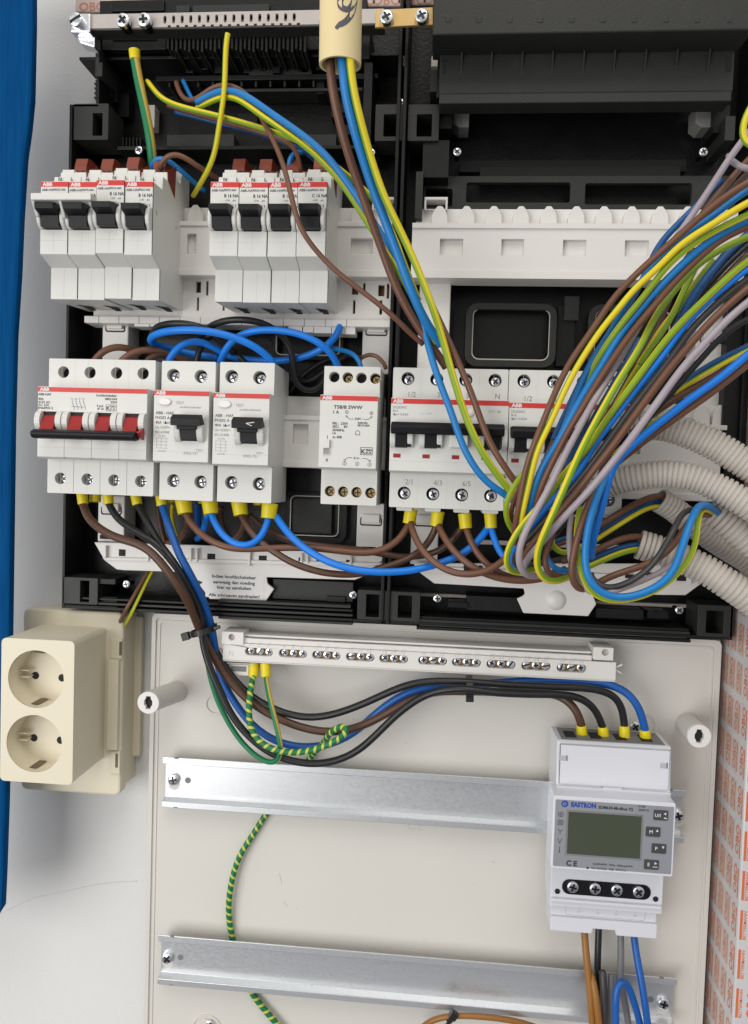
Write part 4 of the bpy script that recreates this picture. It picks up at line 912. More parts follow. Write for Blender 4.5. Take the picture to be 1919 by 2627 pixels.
for i in range(4): g.box(u0 + 6 + 15.7 * i, u0 + 13 + 15.7 * i, MT, MT + .5, 4, 16, M['hole'])
g.build('terminal_entry_shade', t)
L0, R0, T0, B0 = 258.2, 330.2, 6.9, -38.0
g = G(); g.ext(rr(L0, R0, B0, T0, 1.2), 20, 39.2, 'w', Mt); g.build('display_housing', t, bevel=.5)
def FP(fx, fy): return L0 + 72 * fx, T0 - 44.9 * fy     # fractions of the front frame
g = G(); a = FP(.018, .05); b = FP(.985, .965); g.ext(rr(a[0], b[0], b[1], a[1], .5), 39, 39.35, 'w', M['mface']); g.build('front_label', t)
def Q(px, py): return U(px, py, 39.4)
a = Q(1455, 2078); b = Q(1645, 2207)
g = G(); g.ext(rr(a[0], b[0], b[1], a[1], .4), 39.2, 39.6, 'w', M['gpl'], [rr(a[0] + .9, b[0] - .9, b[1] + .9, a[1] - .9, .2)]); g.box(a[0], b[0], b[1], a[1], 39.2, 39.45, M['lcd']); g.build('display', t)
w = 39.45; g = G()
u, v = Q(1449, 2062); g.lathe(u, v, [(2.1, w - .05), (2.1, w)], M['bink'], 26); g.text('D', 2.7, u - .8, v - .95, w + .04, M['mface'], bold=.01, sx=1.0); g.line(u - 1.7, v - .5, u + .9, v + .45, w + .05, .3, M['mface'])
u, v = Q(1465, 2069); g.text('EASTRON', 3.9, u, v, w, M['bink'], bold=.055, sx=.86); u, v = Q(1535, 2073); g.text('SDM630-Modbus V2', 2.55, u, v - .3, w, I, bold=.03, sx=.95)
u, v = Q(1638, 2076); g.text('0120/', 1.8, u, v + 1.2, w, I, bold=.02); g.text('SGS0151', 1.8, u, v - 1.0, w, I, bold=.02)
u, v = Q(1452, 2220); g.text('C', 4.6, u, v, w, I, bold=.035); g.text('€', 4.6, u + 4.4, v, w, I, bold=.035) if False else g.text('E', 4.4, u + 4.5, v, w, I, bold=.035)
u, v = Q(1521, 2219); g.text('3x230/400V  50Hz  400imp/kWh', 1.75, u, v + .2, w, I, bold=.015); u, v = Q(1517, 2227); g.text('0.5-10(100)A  3Kβ  SW:V1.3', 1.75, u, v - .5, w, I, bold=.015); g.lathe(u - 2.2, v - .1, [(.7, w), (.7, w + .02)], I, 14)
def ringp(u, v, r, th, n=20):
    vs = [(u + q * math.cos(2 * math.pi * i / n), v + q * math.sin(2 * math.pi * i / n), w) for q in (r, r - th) for i in range(n)]; g.add(vs, [(i, (i + 1) % n, n + (i + 1) % n, n + i) for i in range(n)], I)
u, v = Q(1439, 2089); ringp(u, v, 1.6, .3); g.text('B', 2.2, u, v - .8, w, I, 'C')
u, v = Q(1438, 2110)
for r in (1.6, .75): g.ext([(u - r, v - r), (u + r, v - r), (u + r, v + r), (u - r, v + r)], w - .05, w, 'w', I, [[(u - r + .28, v - r + .28), (u + r - .28, v - r + .28), (u + r - .28, v + r - .28), (u - r + .28, v + r - .28)]])
u, v = Q(1437, 2133); g.line(u, v, u - 1.4, v + 1.3, w, .3, I); g.line(u, v, u + 1.4, v + 1.3, w, .3, I); g.line(u, v, u, v - 1.6, w, .3, I)
u, v = Q(1436, 2156); g.line(u, v - 1.8, u - 1.3, v + 1.3, w, .3, I); g.line(u, v - 1.8, u + 1.3, v + 1.3, w, .3, I)
u, v = Q(1435, 2178); g.line(u, v + 1.7, u, v - 1.7, w, .3, I); g.lathe(u, v - 1.7, [(.45, w), (.45, w + .02)], I, 12)
g.build('printing', t)
for s_, x0, y0, x1, y1, tri in (('U/I', 1677, 2077, 1713, 2105, 'l'), ('M', 1657, 2120, 1693, 2147, 'u'), ('P', 1672, 2163, 1708, 2190, 'd'), ('E', 1652.5, 2204, 1689, 2231, 'r')):
    a = Q(x0, y0); b = Q(x1, y1); g = G(); g.ext(rr(a[0], b[0], b[1], a[1], .6), 39.2, 40.0, 'w', mat('button_grey', (.055, .057, .062), .5)); ob = g.build('push_button', t, bevel=.25)
    g = G(); g.text(s_, 2.9, a[0] + (.7 if len(s_) > 1 else 2.0), b[1] + 2.0, 40.06, M['wink'], bold=.015)
    cx, cv = b[0] - 1.9, a[1] - 1.9; d = {'l': [(-.9, 0), (.7, .8), (.7, -.8)], 'u': [(0, .9), (-.8, -.7), (.8, -.7)], 'd': [(0, -.9), (.8, .7), (-.8, .7)], 'r': [(.9, 0), (-.7, -.8), (-.7, .8)]}[tri]
    g.add([(cx + p, cv + q, 40.06) for p, q in d], [(0, 1, 2)], M['wink'])
    if tri == 'r': g.line(b[0] - 3.6, b[1] + 1.7, b[0] - .8, b[1] + 1.7, 40.06, .4, M['wink'])
    if tri == 'l': g.line(b[0] - 2.4, b[1] + 1.7, b[0] - .7, b[1] + 1.3, 40.06, .7, M['wink'])
    g.build('symbol', ob)
a = U(1443, 2262, 20.8); b = U(1669, 2304, 20.8)
g = G(); vcn = (a[1] + b[1]) / 2; g.ext(rr(a[0], b[0], vcn - 4.7, vcn + 4.7, 4.5, 6), 19.5, 20.6, 'w', M['toggle'])
for x, y in ((1430, 2287), (1682, 2307)): c = U(x, y, 20.5); g.cyl(c[0], c[1], 19.5, 20.7, 1.6, M['hole'], 18)
g.build('terminal_recess', t)
for x, y in ((1470.5, 2271), (1528, 2275), (1583.5, 2282), (1639.5, 2287)):
    c = U(x, y, 22.5); g = G(); g.screw(c[0], vcn + .6, 22.6, 3.55, M['steel'], 2); g.build('terminal_screw', t)
g = G(); a = U(1413, 2305, 21); b = U(1705, 2330, 21); vr = (a[1] + b[1]) / 2
g.box(u0 + .4, u1 - .8, vr - 1, vr + 1.2, 19, 22.6, Mt); g.build('ridge', t, bevel=.7)
V0 = U(1413, 2318, 16)[1]; V1 = U(1413, 2350, 16)[1]; V2 = U(1413, 2385, 16)[1]
g = G(); nn = [U(1517, 2395, 15), U(1520, 2383, 15), U(1575, 2388, 15), U(1580, 2399, 15)]
ue = 263.4; uf = 329.6
g.box(ue, uf, V1, vr - .8, -6, 14.5, Mt)
g.ext([(ue, V2 - .3), (nn[0][0], V2 - .3), (nn[0][0] + .6, V2 + 3.0), (nn[3][0] - 1, V2 + 3.0), (nn[3][0], V2 - .3), (uf, V2 - .3), (uf, V1), (ue, V1)], -6, 16.5, 'w', Mt); g.build('lower_cover', t, bevel=.5)
g = G(); c = M['gink']; a = U(1452, 2318, 14.6); b = U(1655, 2352, 14.6)
mt = (vr - .8 + V1) / 2
g.ext(rr(a[0], b[0], V1 + .9, vr - 2, 1.4), 14.5, 14.56, 'w', c, [rr(a[0] + .14, b[0] - .14, V1 + 1.04, vr - 2.14, 1.3)])
for i, s_ in enumerate('5678'):
    x = a[0] + 8.5 + i * 11.6; w = 14.58; n = 18
    vs = [(x + q * 1.25 * math.cos(2 * math.pi * k / n), mt + 1.2 + q * math.sin(2 * math.pi * k / n), w) for q in (1.5, 1.36) for k in range(n)]; g.add(vs, [(k, (k + 1) % n, n + (k + 1) % n, n + k) for k in range(n)], c)
    g.text(s_, 1.7, x, mt + .6, w, c, 'C'); g.line(x, mt - .2, x, mt - 1.8, w, .15, c); g.text('L1 L2 L3 N'.split()[i], 1.5, x, mt - 3.4, w, c, 'C')
g.build('terminal_marking', t)

# ------------------------------------------------------------------ cream double socket
Cr = M['cream']
t = thing('double_socket', 'aged cream surface-mounted double wall socket', 'socket', (-60, 0, WALL))
a = U(60, 1562, -6); b = U(318, 1570, -6); c = U(52, 2028, -6); d = U(308, 2040, -6)
FU0, FU1 = (a[0] + c[0]) / 2, (b[0] + d[0]) / 2; FV1, FV0 = (a[1] + b[1]) / 2, (c[1] + d[1]) / 2
g = G(); g.ext(rr(FU0 + 2, FU1 - .5, FV0 + 2, FV1 - 2, 4), WALL, -15, 'w', Cr); g.ext(rr(FU0 + 12, FU1 + 4.5, FV0 + 20, FV1 - 6, 2), WALL, WALL + 6, 'w', Cr); g.build('back_box', t, bevel=1.2)
g = G(); g.ext(rr(FU0, FU1, FV0, FV1, 4.5, 6), -17, -6, 'w', Cr); g.build('frame', t, bevel=1.6)
a = U(2, 1636, 40); b = U(194, 1645, 40); c = U(0, 2005, 40); d = U(183, 2012, 40)
BU0, BU1 = U(4, 1640, 40)[0], (b[0] + d[0]) / 2; BV1, BV0 = (a[1] + b[1]) / 2, (c[1] + d[1]) / 2
C1 = U(92, 1742.5, 40); C2 = U(87.5, 1908, 40)
g = G(); g.ext(rr(BU0, BU1, BV0, BV1, 3.2, 6), -8, 40, 'w', Cr, [circ(C1[0], C1[1], 18.5, 44), circ(C2[0], C2[1], 18.5, 44)]); g.build('front_cover', t, bevel=1.0)
g = G()
for y0, y1 in ((1638, 1692), (1927, 1988)):
    p = U(287, y0, -4); q = U(319, y1, -4); g.box(p[0] - 1, FU1 - .2, q[1], p[1], -6.2, -4.6, Cr)
p = U(277, 1692, -2); q = U(315, 1927, -2); g.box(p[0], FU1 - 1.5, q[1], p[1], -6.5, -2.2, Cr); g.build('side_strip', t, bevel=.4)
g = G()
for x, y0, y1 in ((309, 1646, 1682), (299, 1933, 1970)): p = U(x - 3, y0, -4.4); q = U(x + 3, y1, -4.4); g.ext(rr(p[0], q[0], q[1], p[1], .6, 3), -5, -4.45, 'w', mat('socket_slot', (.16, .13, .09), .6))
g.build('fixing_slot', t)
for C_ in (C1, C2):
    g = G(); r = 18.4; g.lathe(C_[0], C_[1], [(r, 40 - .6), (r, 23), (r - .6, 22.4)], Cr, 44); g.cyl(C_[0], C_[1], 21.6, 22.5, r + .1, Cr, 44)
    for k in (-1, 1): g.box(C_[0] - r - .1, C_[0] - 11, C_[1] + k * 2.2 - .3, C_[1] + k * 2.2 + .3, 22, 29, Cr)
    wl = g.build('socket_well', t)
    py = 1733 if C_ is C1 else 1893; hx = 91 if C_ is C1 else 87
    p = U(hx, py + 0, 22.6); g = G(); g.cyl(p[0], p[1], 22.3, 22.62, 2.5, M['hole'], 22); g.build('pin_hole', wl)
    p = U(hx + 68, py + 6, 22.6); g = G(); g.cyl(p[0], p[1], 22.3, 22.62, 2.5, M['hole'], 22); g.build('pin_hole', wl)
    for k, yy in ((1, -61), (-1, 75)):
        p = U(hx + 20, py + yy, 24); g = G(); v1 = C_[1] + k * 17.2
        g.ext([(v1, 22.5), (p[1] - k * 1.2, 23.5), (p[1], 28), (v1, 36)][::k], p[0] - 2.6, p[0] + 2.6, 'u', mat('tarnished_clip', (.20, .16, .11), .4, .7, var=.4, vs=200)); g.build('earth_clip', wl, bevel=.6)
    p = U(hx + 36, py + 68, 22.6); g = G(); g.box(p[0] - 1.4, p[0] + 1.4, p[1] - 1.8, p[1] + 1.8, 22.3, 22.7, M['hole']); g.build('clip_slot', wl)

# ------------------------------------------------------------------ conduits
t = thing('conduit', 'short pale yellow plastic conduit hanging down at the top with a black marker stroke', 'conduit', P(872, 175, 100))
a = P(877, -420, 104); b = P(876, -90, 104); c = P(872.5, 168, 100); r = rpx(107, 103)
g = G(); pth = [a.lerp(b, k / 4) for k in range(4)] + [b.lerp(c, k / 8) for k in range(9)]
tube(g, pth, r, M['tube'], 40, cap=False); tube(g, pth[::-1], r * .88, M['tube'], 40, cap=False)
T_ = (c - b).normalized(); N_ = Vector((0, 0, 1)); N_ = (N_ - T_ * N_.dot(T_)).normalized(); B_ = T_.cross(N_)
vs = [c + N_ * (q * math.cos(2 * math.pi * k / 40)) + B_ * (q * math.sin(2 * math.pi * k / 40)) for q in (r, r * .88) for k in range(40)]
g.add(vs, [(k, (k + 1) % 40, 40 + (k + 1) % 40, 40 + k) for k in range(40)], M['tube']); g.build('pipe', t)
# marker stroke follows the curved surface
g = G(); pts = [(884, -14), (873, 2), (876, 18), (892, 24), (906, 10), (910, -8), (906, 22), (898, 42), (885, 56), (868, 66), (862, 74)]
up = Vector(U(870, 40, 100)); sp_ = spline([(x, y, 0) for x, y in pts], 2.5); row = []
def onpipe(x, y):
    o = Vector((CU, CV, CW)); d = P(x, y, 60) - o; d.normalize(); ax = (c - b).normalized(); w_ = o - c
    A_ = d - ax * d.dot(ax); Bq = w_ - ax * w_.dot(ax); aa = A_.dot(A_); bb = 2 * A_.dot(Bq); cc = Bq.dot(Bq) - (r + .06) ** 2; ds = bb * bb - 4 * aa * cc
    return o + d * ((-bb - math.sqrt(max(ds, 0))) / (2 * aa))
for i, p in enumerate(sp_):
    q = sp_[min(i + 1, len(sp_) - 1)] - sp_[max(i - 1, 0)]; q.normalize(); hw = 8.0 if i < len(sp_) - 6 else 6 - .3 * (i - len(sp_) + 6)
    row.append((onpipe(p.x - q.y * hw, p.y + q.x * hw), onpipe(p.x + q.y * hw, p.y - q.x * hw)))
vs = [v for rw in row for v in rw]; g.add(vs, [(2 * i, 2 * i + 1, 2 * i + 3, 2 * i + 2) for i in range(len(row) - 1)], M['marker']); g.build('marker_stroke', t)

def corrugated(label, pts, wpx, pitch=2.75, open0=False):
    path = spline([P(*p) for p in pts], .30); wm = sum(p[2] for p in pts) / len(pts); r = rpx(wpx, wm)
    def rad(s):
        x = (s / pitch) % 1.0; d = min(x, 1 - x)
        return r * (.84 if d < .11 else (.94 if d < .19 else 1.0))
    t = thing('corrugated_conduit', label, 'conduit', tuple(path[0]), 'pale grey corrugated conduits on the right')
    g = G(); tube(g, path, rad, M['corr'], 36, cap=False); g.build('pipe', t)
    if open0:
        g = G(); n = 36; seg = path[:60]; tube(g, seg, r * .84, mat('conduit_inside', (.40, .36, .33), .6), n, cap=False)
        T_ = (path[1] - path[0]).normalized(); N_ = Vector((0, 0, 1)) - T_ * T_.z; N_.normalize(); B_ = T_.cross(N_)
        vs = [path[0] + N_ * (q * math.cos(2 * math.pi * k / n)) + B_ * (q * math.sin(2 * math.pi * k / n)) for q in (r, r * .84) for k in range(n)]
        g.add(vs, [(k, (k + 1) % n, n + (k + 1) % n, n + k) for k in range(n)], M['corr']); g.build('rim', t)
    return t
corrugated('uppermost corrugated conduit on the right, running down to the right under the blue wire', [(1610, 1098, 36), (1650, 1092, 40), (1700, 1094, 44), (1760, 1110, 48), (1830, 1140, 52), (1900, 1182, 56), (1990, 1240, 60), (2080, 1300, 60)], 74, open0=True)
corrugated('long arching corrugated conduit, second from the top on the right', [(1520, 1262, 38), (1570, 1238, 44), (1640, 1222, 50), (1710, 1216, 54), (1780, 1226, 58), (1850, 1256, 62), (1920, 1296, 66), (2020, 1360, 68), (2100, 1410, 68)], 70, open0=True)
corrugated('short corrugated conduit pointing down-left between the larger conduits', [(1690, 1282, 24), (1728, 1306, 22), (1770, 1340, 20), (1830, 1384, 18), (1920, 1440, 16), (2040, 1510, 16)], 62, open0=True)
corrugated('corrugated conduit whose mouth takes in the looping blue and yellow-green wires', [(1814, 1306, 46), (1846, 1328, 48), (1890, 1362, 50), (1950, 1412, 52), (2050, 1490, 54)], 74, pitch=3.1, open0=True)
corrugated('lowest corrugated conduit on the right, its mouth behind the black and brown wires', [(1638, 1396, 40), (1690, 1412, 42), (1750, 1434, 46), (1810, 1462, 50), (1870, 1500, 54), (1940, 1548, 56), (2040, 1620, 58)], 76, pitch=3.0, open0=True)

# ------------------------------------------------------------------ wires
GB = 'loose wires in the big bundle at the right'; GT = 'wires crossing the upper left'; GS = 'supply cables of the main switch and meter'; GJ = 'jumper cables under the breakers'; GL = 'looped cables behind the breakers'; GC = 'wires coming down from the pale conduit'; GM = 'cables under the energy meter'
def w_(lab, col, wp, pts, grp, **k):
    if grp in (GB, 'lower wires entering from the right edge', 'looping wires at the bottom of the bundle'): wp *= 0.97; thin = True
    else: thin = False
    wire('wire' if wp < 19 or thin else 'cable', lab, 'wire' if wp < 19 or thin else 'cable', col, pts, wp, grp, **k)

# --- from the pale conduit
w_('thick brown wire leaving the left of the pale conduit', 'br', 22, [(845, 120, 100), (846, 172, 100), (853, 232, 98), (868, 303, 94), (892, 387, 88), (924, 482, 80), (954, 566, 74), (981, 644, 68), (1008, 719, 64), (1048, 800, 60), (1099, 877, 56), (1128, 915, 54), (1146, 944, 52)], GC)
w_('thick bright blue wire leaving the middle of the pale conduit', 'bl', 24, [(876, 120, 104), (879, 172, 104), (884, 230, 102), (904, 315, 98), (927, 390, 92), (951, 465, 86), (985, 556, 80), (1018, 648, 76), (1050, 736, 72), (1089, 822, 66), (1112, 856, 62), (1132, 886, 58)], GC)
w_('yellow-green wire leaving the right of the pale conduit', 'yg', 19, [(897, 120, 106), (900, 172, 106), (908, 232, 104), (924, 305, 100), (945, 386, 94), (964, 450, 90), (990, 518, 86), (1033, 605, 80), (1074, 694, 76), (1112, 792, 72), (1128, 842, 68), (1145, 905, 66), (1166, 982, 66), (1197, 1077, 66), (1226, 1140, 66), (1262, 1200, 64), (1302, 1249, 62), (1330, 1290, 60)], GC, phase=.24)
w_('brown wire crossing the right breaker beside the yellow-green one', 'br', 17, [(1050, 640, 52), (1084, 720, 54), (1112, 790, 58), (1139, 847, 60), (1166, 910, 62), (1190, 965, 62), (1217, 1032, 62), (1244, 1108, 62), (1271, 1162, 62), (1299, 1203, 62), (1322, 1236, 60)], GC)
w_('blue wire arching from the upper left and down over the right breaker', 'bl', 18, [(505, 262, 26), (518, 258, 28), (540, 242, 32), (569, 232, 36), (600, 232, 40), (637, 249, 44), (685, 283, 48), (734, 317, 52), (782, 351, 56), (831, 392, 60), (859, 424, 62), (907, 490, 62), (945, 548, 62), (977, 600, 60), (1008, 652, 60), (1042, 715, 58), (1075, 790, 58), (1097, 880, 58), (1116, 944, 60), (1137, 1002, 62), (1163, 1070, 64), (1183, 1135, 64), (1212, 1192, 64), (1252, 1242, 62), (1300, 1270, 60), (1325, 1292, 56)], GT)
w_('yellow-green wire arching from the upper left beneath the blue one', 'yy', 15, [(505, 278, 22), (540, 262, 30), (566, 249, 34), (596, 247, 38), (625, 262, 42), (661, 288, 46), (722, 330, 50), (782, 374, 54), (815, 404, 57), (866, 458, 60), (902, 508, 60), (941, 570, 60), (992, 646, 60), (1025, 703, 60), (1060, 765, 60), (1090, 830, 60), (1120, 880, 60)], GT, phase=.24)
w_('brown wire with a wavy start behind the blue arch at the upper left', 'br', 13, [(452, 212, 12), (456, 228, 16), (465, 250, 20), (484, 266, 24), (504, 261, 26), (528, 234, 30), (548, 221, 32), (571, 217, 34), (605, 222, 36), (632, 240, 38), (655, 268, 40), (676, 312, 42), (697, 350, 46), (718, 400, 54), (731, 440, 66), (741, 480, 72), (756, 540, 74), (774, 592, 72), (822, 655, 68), (873, 705, 66), (941, 757, 64), (1008, 811, 62), (1045, 850, 58), (1085, 884, 54)], GT)
w_('yellow-green wire running nearly straight across the dark upper left recess', 'yy', 14, [(378, 208, 10), (385, 214, 12), (402, 240, 18), (431, 262, 24), (475, 277, 28), (540, 293, 32), (613, 312, 36), (685, 333, 40), (724, 346, 42), (775, 366, 46), (820, 396, 50), (873, 436, 50), (910, 466, 50), (956, 508, 50), (1005, 590, 50), (1040, 680, 50), (1075, 770, 52)], GT, phase=.26)
w_('dull brown wire just below the straight yellow-green wire', 'br', 12, [(430, 270, 10), (500, 292, 14), (560, 307, 18), (620, 325, 22), (690, 345, 24), (740, 364, 22), (766, 382, 20), (768, 414, 16), (771, 442, 12)], GT)
w_('blue wire dipping from the recess behind the red terminals of the right-hand breakers', 'dbl', 12, [(450, 288, 4), (520, 305, 8), (625, 331, 12), (685, 347, 16), (734, 366, 20), (770, 382, 14), (800, 402, 6), (830, 440, -4)], GT)
w_('short blue wire curving into a red terminal beside the brown stub', 'bl', 13, [(775, 392, 12), (758, 382, 16), (742, 388, 18), (738, 410, 16), (742, 442, 10)], GT)
w_('short blue stub hanging at the back of the upper left recess', 'bl', 11, [(470, 208, 4), (474, 218, 8), (482, 238, 12), (496, 262, 16)], GT)
w_('thick green and yellow earth wire hanging from a yellow sleeve under the metal bar', 'gy', 24, [(346, 149, 14), (348, 165, 14), (355, 208, 14), (368, 268, 14), (380, 328, 14), (390, 388, 12), (392, 425, 6)], GT, fer0=(28, 5), phase=.28)
w_('yellow-green wire with a pointed top dangling in front of the comb', 'yg', 14, [(585, 86, 40), (583, 96, 40), (579, 124, 40), (577, 194, 40), (571, 266, 40), (559, 339, 38), (550, 400, 34), (527, 450, 24), (510, 480, 12), (496, 502, 2)], GT)
w_('blue wire looping behind the red terminal of the left breaker group', 'bl', 13, [(388, 442, 6), (386, 420, 10), (396, 402, 14), (412, 396, 16), (430, 404, 14), (453, 427, 10), (488, 459, 4), (525, 490, -6)], GT)
w_('brown wire arching out of the red terminal of the left breaker group', 'br', 14, [(410, 432, 16), (412, 414, 20), (422, 398, 22), (445, 387, 22), (472, 399, 20), (494, 420, 18), (522, 435, 14), (540, 446, 8), (562, 460, 0)], GT)

